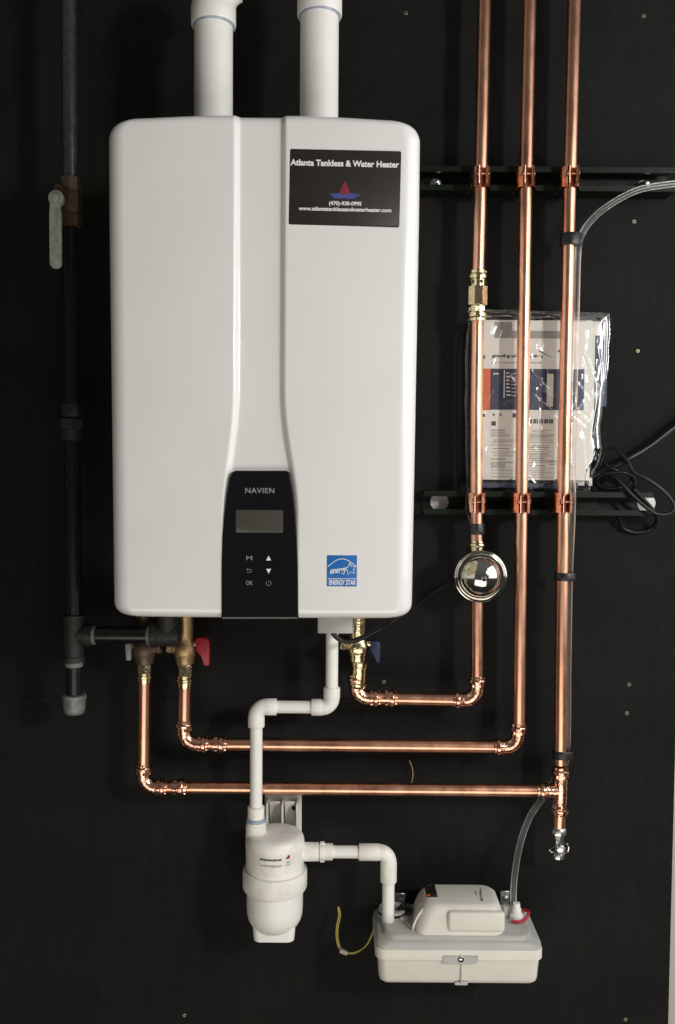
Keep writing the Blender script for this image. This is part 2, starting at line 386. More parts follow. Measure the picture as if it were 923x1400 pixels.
# union
un = thing('pipe_union', P(653, 405, DP), 'brass hexagonal union fitted between two lengths of copper pipe above the manual bag', 'union')
u0 = P(653, 405, DP)
b = BM(); lathe(b, u0 + Vector((0, 0, -0.0165)), (0, 0, 1), [(0, 0.0150), (0.001, 0.0172), (0.032, 0.0172), (0.033, 0.0150)], 8, ph=0.35); obj('union_nut', b, M_brass, un, 20)
b = BM(); press(b, u0 + Vector((0, 0, 0.0166)), (0, 0, 1), 0.027, 0.0138, True); obj('press_socket', b, M_brass, un)
b = BM(); press(b, u0 + Vector((0, 0, -0.0166)), (0, 0, -1), 0.027, 0.0138, True); obj('press_socket', b, M_brass, un)
tapeband('tape_band', P(652, 723, DP), A, 0.019, 0.0140)
b = BM(); press(b, P(652, 753, DP), (0, 0, 1), 0.018, 0.0120, False); obj('coupling', b, M_brass, A)
# chrome dome
dm = thing('chrome_dome', P(657, 788, DP), 'round polished chrome dome mounted in front of the copper pipe', 'dome fitting')
dc = P(657, 788, 0.085)
rr = 0.0455
prof = [(0, rr*0.55), (0.004, rr*0.93), (0.009, rr), (0.012, rr), (0.0145, rr*0.985), (0.0150, rr*0.955), (0.0120, rr*0.90), (0.0090, rr*0.845), (0.0100, rr*0.825)]
rd = rr*0.80
for k in range(1, 15):
    a = R_(6*k); prof.append((0.010 + 0.85*rd*math.sin(a), rd*math.cos(a)))
prof += [(0.010 + 0.85*rd, 0.0)]
b = BM(); lathe(b, dc + Vector((0, 0.012, 0)), (0, -1, 0), prof, 64); obj('dome_shell', b, M_chrome, dm, 28)
b = BM(); lathe(b, dc + Vector((0.001, -0.0275, -0.001)), (0, -1, 0), [(0, 0.0042), (0.006, 0.0040), (0.0075, 0.003), (0.0075, 0.0016), (0.0060, 0.0014), (0.0060, 0)], 20); obj('centre_stud', b, M_chrome, dm)
b = BM(); pv = []  # yellow lamp reflection laid on the dome as a coloured patch
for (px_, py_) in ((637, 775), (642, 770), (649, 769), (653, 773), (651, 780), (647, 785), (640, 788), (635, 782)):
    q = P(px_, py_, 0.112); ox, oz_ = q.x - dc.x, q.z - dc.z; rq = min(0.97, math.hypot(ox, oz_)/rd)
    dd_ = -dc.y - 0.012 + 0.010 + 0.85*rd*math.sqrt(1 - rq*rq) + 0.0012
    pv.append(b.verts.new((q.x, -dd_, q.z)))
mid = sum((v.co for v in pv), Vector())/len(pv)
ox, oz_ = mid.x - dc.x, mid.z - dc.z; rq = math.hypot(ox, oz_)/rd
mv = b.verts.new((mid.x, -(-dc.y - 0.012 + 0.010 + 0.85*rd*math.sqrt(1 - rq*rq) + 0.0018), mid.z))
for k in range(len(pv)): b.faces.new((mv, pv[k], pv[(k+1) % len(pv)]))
obj('reflection_patch', b, M_yellowrefl, dm)
b = BM(); cyl(b, dc + Vector((-0.006, 0.004, 0)), dc + Vector((-0.006, 0.025, 0)), 0.017); obj('mounting_neck', b, M_brass, dm)

# middle line
Bl = thing('copper_water_line', P(709, 1019, DP), 'middle of the three copper lines, plain down to its elbow, ending at the red valve', 'pipe', 'copper water lines')
cB = P(708, 1021, DP); cB2 = P(252, 1017, DP); cB2.z = cB.z + 0.001
b = BM(); sweep(b, lp(DP, (725, -40), (719, 243), (716, 450), (713, 690)) + [P(709, 1000, DP)], RP, 22); obj('pipe', b, M_copper, Bl)
b = BM(); cyl(b, cB + Vector((-0.02, 0, 0)), cB2 + Vector((0.02, 0, 0)), RP, seg=22); obj('pipe', b, M_copper, Bl)
b = BM(); elbow(b, cB, (0, 0, 1), (-1, 0, 0)); obj('elbow', b, M_fitting, Bl)
b = BM(); elbow(b, cB2, (0, 0, 1), (1, 0, 0)); obj('elbow', b, M_fitting, Bl)
b = BM(); press(b, cB2 + Vector((0.050, 0, 0)), (1, 0, 0), 0.026, 0.0128); obj('coupling', b, M_fitting, Bl)
t0 = P(253, 935, DP)
b = BM(); cyl(b, cB2 + Vector((0, 0, 0.02)), t0, RP, seg=22); obj('pipe', b, M_copper, Bl)
def adapter(parent, x, y0, y1):
    b = BM(); p0 = P(x, y0, DP); h = P(x, y1, DP).z - p0.z
    lathe(b, p0, (0, 0, 1), [(0, 0.0125), (h*0.1, 0.0135), (h*0.22, 0.0135), (h*0.25, 0.0152), (h*0.33, 0.0152), (h*0.36, 0.0138), (h*0.9, 0.0140), (h, 0.0130)], 24)
    lathe(b, p0 + Vector((0, 0, h*0.45)), (0, 0, 1), [(0, 0.0138), (0.001, 0.0150), (h*0.38, 0.0150), (h*0.4, 0.0138)], 8, ph=0.2)
    obj('brass_adapter', b, M_brass, parent)
adapter(Bl, 253, 940, 903)

# right line with tee
Cl = thing('copper_water_line', P(767, 1080, DP), 'copper water line with the tee, black tape bands and the clear tube along it', 'pipe', 'copper water lines')
cC = P(766, 1081, DP); cC2 = P(196, 1077, DP); cC2.z = cC.z + 0.001
b = BM(); sweep(b, lp(DP, (786, -40), (779, 243), (774, 500), (770, 690), (767, 900)) + [P(766, 1045, DP)], RP, 22); obj('pipe', b, M_copper, Cl)
b = BM()
lathe(b, cC + Vector((0, 0, -0.022)), (0, 0, 1), [(0, 0.0125), (0.003, 0.0130), (0.041, 0.0130), (0.044, 0.0125)], 22)
press(b, cC + Vector((0, 0, 0.022)), (0, 0, 1), 0.022, 0.0128); press(b, cC + Vector((0, 0, -0.022)), (0, 0, -1), 0.022, 0.0128)
cyl(b, cC + Vector((-0.002, 0, 0)), cC + Vector((-0.021, 0, 0)), 0.0126); press(b, cC + Vector((-0.019, 0, 0)), (-1, 0, 0), 0.024, 0.0128)
obj('tee', b, M_fitting, Cl)
b = BM(); cyl(b, cC + Vector((-0.03, 0, 0)), cC2 + Vector((0.02, 0, 0)), RP, seg=22); obj('pipe', b, M_copper, Cl)
b = BM(); elbow(b, cC2, (0, 0, 1), (1, 0, 0)); obj('elbow', b, M_fitting, Cl)
b = BM(); press(b, cC2 + Vector((0.050, 0, 0)), (1, 0, 0), 0.028, 0.0128); obj('coupling', b, M_fitting, Cl)
t0 = P(197.5, 930, DP)
b = BM(); cyl(b, cC2 + Vector((0, 0, 0.02)), t0, RP, seg=22); obj('pipe', b, M_copper, Cl)
adapter(Cl, 197.5, 934, 902)
zd = P(766, 1133, DP).z
b = BM(); cyl(b, cC + Vector((0, 0, -0.03)), Vector((cC.x - 0.001, cC.y, zd)), RP*0.96); obj('pipe', b, M_copper, Cl)
for x, y, h in ((777, 328, 0.021), (769, 788, 0.014), (766, 1031, 0.014)):
    tapeband('tape_band', P(x, y, DP), Cl, h, 0.0140, dx=0.009)
# drain cock
dr = thing('drain_valve', Vector((cC.x, cC.y, zd)), 'small clear and chrome drain cock hanging under the copper tee', 'valve')
p = Vector((cC.x - 0.001, cC.y, zd))
b = BM(); lathe(b, p + Vector((0, 0, 0.003)), (0, 0, -1), [(0, 0.0120), (0.002, 0.0135), (0.012, 0.0135), (0.014, 0.0105), (0.022, 0.009), (0.044, 0.009), (0.046, 0.0105), (0.055, 0.0105), (0.056, 0.007)], 8); obj('valve_body', b, M_steel, dr)
b = BM(); hz = p + Vector((0, -0.016, -0.030))
cyl(b, p + Vector((0, 0, -0.030)), hz, 0.0045, seg=14)
lathe(b, hz, (0, -1, 0), [(0, 0.0075), (0.004, 0.0075), (0.005, 0.005), (0.005, 0)], 16); obj('stem', b, M_steel, dr)
b = BM()
for s in (-1, 1):
    pts = [hz + Vector((0.002*s, -0.003, 0.001*s))]
    loop = [(0.008, 0.006), (0.016, 0.004), (0.020, -0.001), (0.015, -0.005), (0.007, -0.004), (0.002, 0)]
    if s == 1: loop = [(0.004, 0.009), (0.010, 0.011), (0.013, 0.005), (0.011, -0.004), (0.006, -0.006), (0.001, 0)]
    pts += [hz + Vector((s*x, -0.003, z)) for x, z in loop]
    sweep(b, spline(pts, 6), 0.0016, 8)
obj('wing_handle', b, M_chrome, dr)

# clamps on the rails
def clamp(p, label):
    p = Vector(p)
    root = thing('pipe_clamp', p, label, 'pipe clamp', 'copper pipe clamps on the strut rails')
    hh = 0.036
    for s in (-1, 1):
        b = BM(); pts = []
        # half band: from rail lip round the pipe to the front ear, drawn in plan
        plan = [(0.0125, 0.030), (0.0140, 0.018), (0.0148, 0.004)] + [(0.0148*math.cos(a), -0.0148*math.sin(a)) for a in [R_(x) for x in (12, 30, 48, 62)]] + [(0.0050, -0.0160), (0.0040, -0.0220), (0.0038, -0.0260), (0.0062, -0.0290)]
        th = 0.0022; rings = []
        for i, (x, y) in enumerate(plan):
            a = plan[max(i-1, 0)]; c = plan[min(i+1, len(plan)-1)]
            tx, ty = c[0]-a[0], c[1]-a[1]; l = math.hypot(tx, ty); nx, ny = ty/l, -tx/l
            front = i / (len(plan)-1)
            zt = hh/2*(1.0 if i < 4 else 0.92 - 0.22*max(0, front-0.6)/0.4)
            zb = -hh/2*(1.08 if i < 4 else 0.95)
            fl = 0.003 if i < 3 else 0.0
            rings.append([p + Vector((s*(x), y, zt)), p + Vector((s*(x+th*abs(nx)), y - th*abs(ny)*0.6, zt)),
                          p + Vector((s*(x+th*abs(nx)+fl), y - th*abs(ny)*0.6, zb)), p + Vector((s*(x+fl), y, zb))])
        loft(b, rings); obj('clamp_half', b, M_clamp, root, 30)
        b = BM()
        lathe(b, p + Vector((s*0.0055, -0.0215, 0.002)), (s, 0, 0), [(0, 0.0055), (0.004, 0.0055), (0.0055, 0.0038), (0.0055, 0)], 12); obj('bolt_head', b, M_clamp, root)
    b = BM(); cyl(b, p + Vector((-0.008, -0.0200, 0.002)), p + Vector((0.008, -0.0200, 0.002)), 0.0024, seg=12); obj('bolt', b, M_clamp, root)
for x, y, l in ((657.5, 244, 'upper rail, on the pipe with the brass union'), (719, 244, 'upper rail, on the middle pipe'), (779, 244, 'upper rail, on the pipe with black tape just below'),
                (651.5, 687, 'lower rail, on the pipe above the chrome dome'), (713, 687, 'lower rail, on the middle pipe'), (770.5, 687, 'lower rail, on the pipe beside the clear tube')):
    clamp(P(x, y, DP), 'copper clamp on the ' + l)

# ------------------------------------------------------------------ water heater
HF = 0.336
f = lambda x, y: P(x, y, HF)
xl, xr = P(150.5, 300, HF-0.028).x, P(573, 300, HF-0.028).x
zt_, zb_ = P(360, 159.5, HF-0.015).z, P(360, 845.5, HF-0.006).z
HX, HW = (xl+xr)/2, (xr-xl)/2
HT = thing('tankless_water_heater', (HX, 0, zb_), 'white wall mounted tankless water heater with black control panel and stickers', 'water heater')
K = 1.0/960.0 * (P(500, 500, HF).x - P(400, 500, HF).x) * 9.6   # metres per photo pixel on the front face
def px2x(px, py): return P(px, py, HF).x
def ease(t): t = max(0, min(1, t)); return t*t*(3-2*t)
def outline_hw(z):
    """half width and corner rounding at height z"""
    rt, rb = 0.030, 0.022
    d = zt_ - z; hw = HW
    topz = d
    if topz < rt: hw = HW - rt + math.sqrt(max(0, rt*rt - (rt-topz)**2))
    d = z - zb_
    if d < rb: hw = HW - rb + math.sqrt(max(0, rb*rb - (rb-d)**2))
    hw -= 0.0055 * max(0, (zt_ - z)/(zt_-zb_) - 0.2)           # taper to the bottom
    return hw
gl = lambda z: (px2x(319, 400) + (px2x(303, 700)-px2x(319, 400)) * ease((P(0+461, 520, HF).z - z) / (P(461, 520, HF).z - P(461, 705, HF).z)) ** 1.3)
gr = lambda z: (px2x(391, 400) + (px2x(409, 700)-px2x(391, 400)) * ease((P(461, 520, HF).z - z) / (P(461, 520, HF).z - P(461, 705, HF).z)) ** 1.3)
def depth(x, z, hw):
    ex = hw - abs(x - HX); ez = min(zt_ - z, z - zb_)
    R1, R2 = 0.026, 0.014
    dr_ = 0.0
    if ex < R1: dr_ += R1*0.9 - math.sqrt(max(0, 1 - ((R1-ex)/R1)**2)) * R1*0.9
    if ez < R2: dr_ += R2 - math.sqrt(max(0, R2*R2 - (R2-ez)**2))
    dr_ += 0.004 * (abs(x - HX)/hw)**3
    g0, g1 = gl(z), gr(z); wv = 0.0095
    gv = ease((x - g0)/wv) * ease((g1 - x)/wv)
    return HF - dr_ - 0.0075*gv
NX, NZ = 300, 170
ts = []
for i in range(NX+1):
    t = -1 + 2*i/NX
    ts.append(math.copysign(1 - (1-abs(t))**1.25, t) if abs(t) > 0 else 0)
zsl = []
for i in range(NZ+1):
    s = i/NZ; s = 0.5 - 0.5*math.cos(math.pi*s) if True else s
    zsl.append(zt_ + (zb_-zt_)*(0.35*s_ + 0.65*s if False else s))
b = BM(); grid = []
for z in zsl:
    hw = outline_hw(z); row = []
    for t in ts:
        x = HX + t*hw
        arch = -0.0045*ease((abs(t)-0.25)/0.75) * max(0, 1 - (zt_-z)/0.06)   # crown of the top edge
        row.append(b.verts.new((x, -depth(x, z, hw), z + arch)))
    grid.append(row)
for i in range(NZ):
    for j in range(NX):
        b.faces.new((grid[i][j], grid[i][j+1], grid[i+1][j+1], grid[i+1][j]))
border = grid[0] + [grid[i][-1] for i in range(1, NZ+1)] + grid[-1][-2::-1] + [grid[i][0] for i in range(NZ-1, 0, -1)]
prev = border
for dd in (0.285, 0.03):
    cur = [b.verts.new((v.co.x, -dd, v.co.z)) for v in border]
    for i in range(len(border)):
        j = (i+1) % len(border); b.faces.new((prev[i], prev[j], cur[j], cur[i]))
    prev = cur
b.faces.new(prev)
obj('front_cover', b, M_enamel, HT, 50)
# hanging bracket between cabinet and wall
for zz in (zt_-0.10, zb_+0.08):
    b = BM(); box(b, (HX, -0.016, zz), (0.34, 0.036, 0.05), 0.002); obj('wall_bracket', b, M_galv, HT)
# control panel
pp = [(322, 643.5), (392, 643.5), (395.5, 646), (398, 653), (401, 675), (404, 705), (406, 735), (407.5, 775), (408, 846.5), (303, 846.5), (303, 775), (304, 735), (306.5, 705), (310, 675), (314, 653), (317.5, 646)]
pts2 = [(P(x, y, HF).x, P(x, y, HF).z) for x, y in pp]
cx = sum(x for x, z in pts2)/len(pts2); cz = sum(z for x, z in pts2)/len(pts2)
rings = []
for ins, dd in ((0, HF-0.012), (0, HF+0.0006), (0.0006, HF+0.0014), (0.0022, HF+0.0020)):
    rings.append([Vector((x + (cx-x)*ins/0.05, -dd, z + (cz-z)*ins/0.1)) for x, z in pts2])
b = BM(); loft(b, rings); pan = obj('control_panel', b, M_blackgloss, HT, 12)
tag(pan, 'glossy black control panel with small grey display')
DPN = HF + 0.0021
b = BM(); c = P(355, 712.5, HF); plate(b, c, 65*K, 31*K, 0.001, DPN-0.0005, DPN+0.0004, 0.0002); obj('display', b, M_lcd, pan)
lettering('brand_lettering', 'NAVIEN', 0.0105, P(355.5, 671, HF), DPN, M_greyprint, pan, bold=0.00015, width=40*K, spacing=1.1)
for x, y, s in ((341, 763, 'M'), (341, 797, 'OK')):
    lettering('button_mark', s, 0.0085, P(x, y, HF), DPN, M_greyprint, pan, width=(8 if s == 'M' else 9.5)*K, bold=0.0001)
for y, s in ((763, 1), (780.5, -1)):
    c = P(367.5, y, HF); b = BM(); r = 3.4*K
    outline_plate(b, [(c.x - r, c.z - s*r*0.9), (c.x + r, c.z - s*r*0.9), (c.x, c.z + s*r)][::s], DPN, DPN+0.0003); obj('button_mark', b, M_whiteprint, pan)
c = P(341, 780, HF); b = BM()
sweep(b, [Vector((c.x + 3.2*K*x, -DPN-0.0002, c.z + 3*K*z)) for x, z in ((-1, .55), (.4, .6), (1, .2), (1, -.4), (.4, -.8), (-.8, -.8))], 0.0004, 6)
sweep(b, [Vector((c.x + 3.2*K*x, -DPN-0.0002, c.z + 3*K*z)) for x, z in ((-.5, 1.1), (-1.1, .55), (-.5, 0))], 0.0004, 6); obj('button_mark', b, M_greyprint, pan)
c = P(367.5, 797, HF); b = BM()
sweep(b, [Vector((c.x + 3.4*K*math.sin(a), -DPN-0.0002, c.z + 3.4*K*math.cos(a))) for a in [R_(x) for x in range(40, 325, 15)]], 0.0004, 6)
sweep(b, [Vector((c.x, -DPN-0.0002, c.z + q_*K)) for q_ in (0.5, 3.8)], 0.0004, 6); obj('button_mark', b, M_greyprint, pan)
# business sticker
sc = P(471.5, 257, HF); b = BM(); TL = -R_(0.9)
plate(b, sc, 150.5*K, 101*K, 0.0025, HF-0.0062, HF+0.0002, 0.0003, tilt=TL); stk = obj('business_sticker', b, M_sticker, HT)
tag(stk, 'dark sticker with white business name and a red drop')
DS = HF + 0.0003
lettering('lettering', 'Atlanta Tankless & Water Heater', 0.0115, P(471.5, 224, HF), DS, M_whiteprint, stk, tilt=-TL, bold=0.00040, width=147*K)
lettering('lettering', '(470)-938-0995', 0.0075, P(472, 278.5, HF), DS, M_whiteprint, stk, tilt=-TL, bold=0.0002, width=44*K)
lettering('lettering', 'www.atlantatanklessandwaterheater.com', 0.0075, P(472, 286.5, HF), DS, M_whiteprint, stk, tilt=-TL, bold=0.00022, width=126*K)
c = P(471.5, 265, HF); b = BM()
oo = []
for i in range(40):
    a = 2*math.pi*i/40; k = 1 + 0.13*math.sin(5*a+0.5) + 0.07*math.sin(9*a)
    oo.append((c.x + 19*K*k*math.cos(a), c.z - 2.5*K + 4.2*K*k*math.sin(a)))
outline_plate(b, oo, DS-0.0003, DS+0.0001); obj('splash_print', b, M_blueprint, stk)
c = P(471.5, 257.5, HF); b = BM()
drop = [(0, 12), (1.5, 8), (4, 3), (6.3, -1), (7.2, -4.5), (6, -8), (3, -10), (0, -10.6), (-3, -10), (-6, -8), (-7.2, -4.5), (-6.3, -1), (-4, 3), (-1.5, 8)]
outline_plate(b, [(c.x + 0.86*x*K, c.z + 0.86*y*K) for x, y in drop][::-1], DS-0.0003, DS+0.0003); obj('drop_print', b, M_redprint, stk)
# energy sticker
sc = P(467.5, 780.5, HF); b = BM(); plate(b, sc, 41.5*K, 43*K, 0.0008, HF-0.006, HF+0.0002, 0.0002); es = obj('energy_sticker', b, M_blue, HT)
tag(es, 'bright blue square energy sticker')
def wire(parent, name, pts, r=0.00045, m=M_whiteprint): 
    b = BM(); sweep(b, [Vector((P(x, y, HF).x, -DS, P(x, y, HF).z)) for x, y in pts], r, 6); return obj(name, b, m, parent)
wire(es, 'arc_print', [(448 + 39*t, 777.5 - 13.5*math.sin(math.pi*(0.06+0.88*t))) for t in [i/16 for i in range(17)]], 0.0006)
star = []
for i in range(11):
    a = R_(-90 + 36*i - 8); r = 8.6 if i % 2 == 0 else 4.0
    star.append((479 + r*math.cos(a), 778 + r*math.sin(a)))
wire(es, 'star_print', star, 0.00065)
lettering('lettering', 'energy', 0.0130, P(461.5, 779.5, HF), DS-0.0001, M_whiteprint, es, tilt=R_(-7), bold=0.00022, shear=0.45, width=24*K)
wire(es, 'rule_print', [(448, 791.2), (488, 791.2)], 0.0005)
lettering('lettering', 'ENERGY STAR', 0.0098, P(468, 796.6, HF), DS-0.0001, M_whiteprint, es, bold=0.00022, width=37*K)
# parts underneath and on top
b = BM(); q0, q1 = P(435, 843, 0.13), P(482, 862, 0.13)
box(b, ((q0.x+q1.x)/2, -0.12, (q0.z+q1.z)/2 + 0.015), (q1.x-q0.x, 0.08, abs(q1.z-q0.z)+0.03), 0.002); obj('condensate_outlet', b, mat('grey_outlet_plastic', (0.42, 0.42, 0.41), 0.5), HT)
VD = 0.17
for x0, x1, y in ((420, 428, 155), (434, 441, 155)):
    b = BM(); c = P((x0+x1)/2, y, VD+0.055); box(b, (c.x, -VD-0.050, zt_+0.004), (0.008, 0.010, 0.028), 0.0015); obj('collar_clip', b, M_pvc, HT)
for xx in (292, 436.5):
    c = P(xx, 158, VD); b = BM(); lathe(b, (c.x, -VD, zt_-0.01), (0, 0, 1), [(0, 0.037), (0.012, 0.037), (0.016, 0.034), (0.016, 0.03)], 32); obj('vent_collar', b, M_pvc, HT)

# ------------------------------------------------------------------ vents
VR = 0.0303
V1 = thing('vent_pipe', (P(292, 158, VD).x, -VD, zt_), 'white vent pipe topped by an elbow, on top of the heater', 'vent pipe', 'white vent pipes on the heater')
c = P(292, 100, VD); zj = P(292, 36, VD).z
b = BM(); cyl(b, (c.x, -VD, zt_), (c.x, -VD, zj + 0.03), VR, seg=40); obj('pipe', b, M_pvc, V1)
b = BM()
lathe(b, (c.x, -VD, zj), (0, 0, 1), [(0, VR+0.0004), (0, 0.0345), (0.002, 0.0352), (0.028, 0.0352), (0.031, 0.0335)], 40, cap=False)
arc = [Vector((c.x + 0.050 - 0.050*math.cos(a), -VD, zj + 0.026 + 0.050*math.sin(a))) for a in [R_(4*i) for i in range(0, 18)]]
sweep(b, [Vector((c.x, -VD, zj+0.020))] + arc, 0.0342, 36); el = obj('elbow', b, M_pvc, V1)
b = BM(); lathe(b, (c.x, -VD, zj - 0.0022), (0, 0, 1), [(0, VR), (0, VR+0.0012), (0.0024, VR+0.0022), (0.0024, VR)], 40, cap=False); obj('cement_ring', b, M_primer, V1)
V2 = thing('vent_pipe', (P(436.5, 158, VD).x, -VD, zt_), 'white vent pipe topped by a straight coupling, on top of the heater', 'vent pipe', 'white vent pipes on the heater')
c = P(436.5, 100, VD); zj = P(436.5, 23, VD).z
b = BM(); cyl(b, (c.x, -VD, zt_), (c.x, -VD, zj + 0.3), VR, seg=40); obj('pipe', b, M_pvc, V2)
b = BM(); lathe(b, (c.x, -VD, zj), (0, 0, 1), [(0, VR+0.0004), (0, 0.0345), (0.002, 0.0352), (0.07, 0.0352), (0.072, 0.034), (0.072, VR+0.0004)], 40, cap=False); obj('coupling', b, M_pvc, V2)
b = BM(); lathe(b, (c.x, -VD, zj - 0.0022), (0, 0, 1), [(0, VR), (0, VR+0.0012), (0.0024, VR+0.0022), (0.0024, VR)], 40, cap=False); obj('cement_ring', b, M_primer, V2)

# ------------------------------------------------------------------ heater service valves
def valve(x, y, hx, hy, mh, mb, label, hw=11, hh=30, group='water valves under the heater', flip=1):
    c = P(x, y, DP)
    root = thing('service_valve', c, label, 'valve', group)
    zb = P(x, y + 20, DP).z
    b = BM()
    lathe(b, Vector((c.x, c.y, zb)), (0, 0, 1), [(0, 0.0135), (0.002, 0.0158), (0.010, 0.0165), (0.016, 0.0190), (0.026, 0.0200), (0.034, 0.0180), (0.042, 0.0145), (0.048, 0.0150), (zb_ - zb + 0.01, 0.0150)], 12)
    lathe(b, Vector((c.x, c.y, c.z)), (-flip, 0, 0.25), [(0, 0.0125), (0.020, 0.0115), (0.022, 0.0135), (0.030, 0.0135), (0.031, 0.010)], 8)
    lathe(b, Vector((c.x, c.y, c.z)), (0, -1, 0), [(0, 0.013), (0.018, 0.012), (0.020, 0.008)], 8)
    obj('valve_body', b, mb, root, 30)
    hp = P(hx, hy, DP)
    b = BM(); cyl(b, c + Vector((0, 0, 0.006)), Vector((hp.x, c.y, hp.z + hh*0.0004)), 0.006, seg=14); obj('stem', b, mb, root)
    b = BM(); k = 1.27/1000
    xs = [(-1, 0.5), (0.55, 0.5), (1, 0.36), (0.95, -0.5), (0.1, -0.5), (-0.05, -0.1), (-1, 0.02)]
    if flip < 0: xs = [(-1, .5), (1, .5), (0.7, -.5), (-0.7, -.5)]
    pts = [(hp.x + hw*k*a, hp.z + hh*k*q) for a, q in xs]
    outline_plate(b, pts, DP - 0.007, DP + 0.010)
    bmesh.ops.bevel(b, geom=list(b.edges), offset=0.0022, segments=2, profile=0.5, affect='EDGES')
    obj('handle', b, mh, root)
    return root
valve(253, 888, 278, 890, M_handred, M_bronze, 'brass service valve with red handle under the heater', 9.5, 38)
valve(197.5, 888, 177, 890, M_handgrey, M_valvebrass, 'bronze service valve with small pale grey lever, below the black gas pipe', 4.6, 24, flip=-1)
valve(489, 884, 513, 890, M_handblue, M_brass, 'brass service valve with blue handle under the heater', 7, 30)

# ------------------------------------------------------------------ gas line
GD, GR = 0.10, 0.0134
G = thing('gas_pipe', P(100, 870, GD), 'black iron gas pipe with union, tee and capped drip leg beside the heater', 'gas pipe')
gx = lambda y: 93.5 + (102 - 93.5) * max(0, y)/960
g = lambda y: P(gx(y), y, GD)
gxm = g(480).x
gp = lambda y: Vector((gxm + (g(y).x - gxm)*0.8, -GD, g(y).z))
b = BM(); cyl(b, gp(-60), gp(248), GR*0.92); obj('pipe', b, M_sheen, G)
b = BM(); cyl(b, gp(300), gp(560), GR*0.92); obj('pipe', b, M_iron, G)
b = BM(); cyl(b, gp(595), gp(845), GR); obj('pipe', b, M_iron, G)
b = BM(); cyl(b, gp(895), gp(955), GR); obj('drip_leg', b, M_iron, G)
b = BM(); h = gp(550).z - gp(603).z
lathe(b, gp(603), (0, 0, 1), [(0, 0.0150), (0.003, 0.0180), (h*0.30, 0.0180), (h*0.32, 0.0155)], 24)
lathe(b, gp(588), (0, 0, 1), [(0, 0.0200), (0.002, 0.0238), (h*0.27, 0.0238), (h*0.30, 0.0200)], 8, ph=0.3)
lathe(b, gp(572), (0, 0, 1), [(0, 0.0165), (h*0.08, 0.0180), (h*0.3, 0.0170), (h*0.38, 0.0150)], 8); obj('union', b, M_castiron, G, 25)
tz = gp(868)
b = BM(); zt0, zb0 = gp(840), gp(905)
lathe(b, zb0, (0, 0, 1), [(0, 0.0160), (0.001, 0.0190), (0.010, 0.0190), (0.011, 0.0172), ((zt0-zb0).length-0.011, 0.0172), ((zt0-zb0).length-0.010, 0.0190), ((zt0-zb0).length-0.001, 0.0190), ((zt0-zb0).length, 0.016)], 26)
hy_ = P(110, 868, GD).z
lathe(b, Vector((tz.x, -GD, hy_)), (1, 0, 0), [(0, 0.016), (0.020, 0.0172), (0.021, 0.0195), (0.032, 0.0195), (0.033, 0.016)], 26); obj('tee', b, M_castiron, G)
b = BM(); x0 = tz.x + 0.030; x1 = P(205, 868, GD).x
cyl(b, (x0, -GD, hy_), (x1 + 0.01, -GD, hy_), 0.0150); obj('pipe', b, M_iron, G)
b = BM(); lathe(b, (x1 - 0.004, -GD, hy_), (1, 0, 0), [(0, 0.0165), (0.003, 0.0178), (0.006, 0.0178), (0.006, 0.016)], 24); obj('thread_tape', b, M_galviron, G)
b = BM(); x2 = P(247, 866, GD).x
lathe(b, (x1 + 0.001, -GD, hy_ + 0.001), (1, 0, 0), [(0, 0.0185), (0.002, 0.0215), (0.012, 0.0215), (0.014, 0.0190), (x2-x1-0.014, 0.0190), (x2-x1-0.004, 0.0170), (x2-x1, 0.010)], 24)
cyl(b, (x2 - 0.022, -GD, hy_), (x2 - 0.022, -GD, zb_ + 0.01), 0.018); obj('elbow', b, M_castiron, G)
b = BM(); lathe(b, gp(905) + Vector((0, 0, 0.001)), (0, 0, -1), [(0, 0.0150), (0.006, 0.0150), (0.009, 0.0138)], 22); obj('thread_tape', b, M_tape, G)
b = BM(); lathe(b, (tz.x + 0.0325, -GD, hy_), (1, 0, 0), [(0, 0.0165), (0.005, 0.0160), (0.006, 0.015)], 22); obj('thread_tape', b, M_tape, G)
b = BM(); zc = gp(976)
lathe(b, zc, (0, 0, 1), [(0, 0.0), (0.0005, 0.0140), (0.003, 0.0168), (0.010, 0.0182), (0.024, 0.0186), (0.026, 0.0200), (0.033, 0.0200), (0.034, 0.016)], 24); obj('end_cap', b, M_galviron, G)
GV = thing('gas_shutoff_valve', gp(275), 'brown gas shutoff valve with long pale lever hanging down', 'valve')
b = BM(); h = gp(243).z - gp(311).z
lathe(b, gp(311), (0, 0, 1), [(0, 0.0150), (0.002, 0.0182), (h*0.25, 0.0182), (h*0.28, 0.0165), (h*0.36, 0.0195), (h*0.66, 0.0195), (h*0.72, 0.0165), (h*0.75, 0.0182), (h*0.98, 0.0182), (h, 0.015)], 8, ph=0.2)
vc = gp(268); cyl(b, vc, vc + Vector((-0.012, -0.030, 0)), 0.010, seg=14); obj('valve_body', b, M_valvebrass, GV, 30)
ls = P(77, 271, GD+0.038)
b = BM(); lathe(b, ls + Vector((0, 0.008, 0)), (0, -1, 0), [(0, 0.0125), (0.006, 0.0130), (0.010, 0.0125), (0.0105, 0.008)], 18)
lathe(b, ls + Vector((0, -0.002, 0)), (0, -1, 0), [(0, 0.0075), (0.005, 0.0075), (0.006, 0.005), (0.006, 0)], 6); obj('lever_nut', b, M_lever, GV)
l0, l1 = P(75.5, 283, GD+0.038), P(75.5, 367, GD+0.038)
b = BM(); plate(b, (l0.x, 0, (l0.z+l1.z)/2), 0.0200, l0.z-l1.z, 0.0095, GD+0.034, GD+0.039, 0.0015); box(b, (l0.x, -GD-0.0365, l0.z+0.004), (0.018, 0.004, 0.024), 0.001)
lev = obj('lever', b, M_lever, GV)
b = BM()
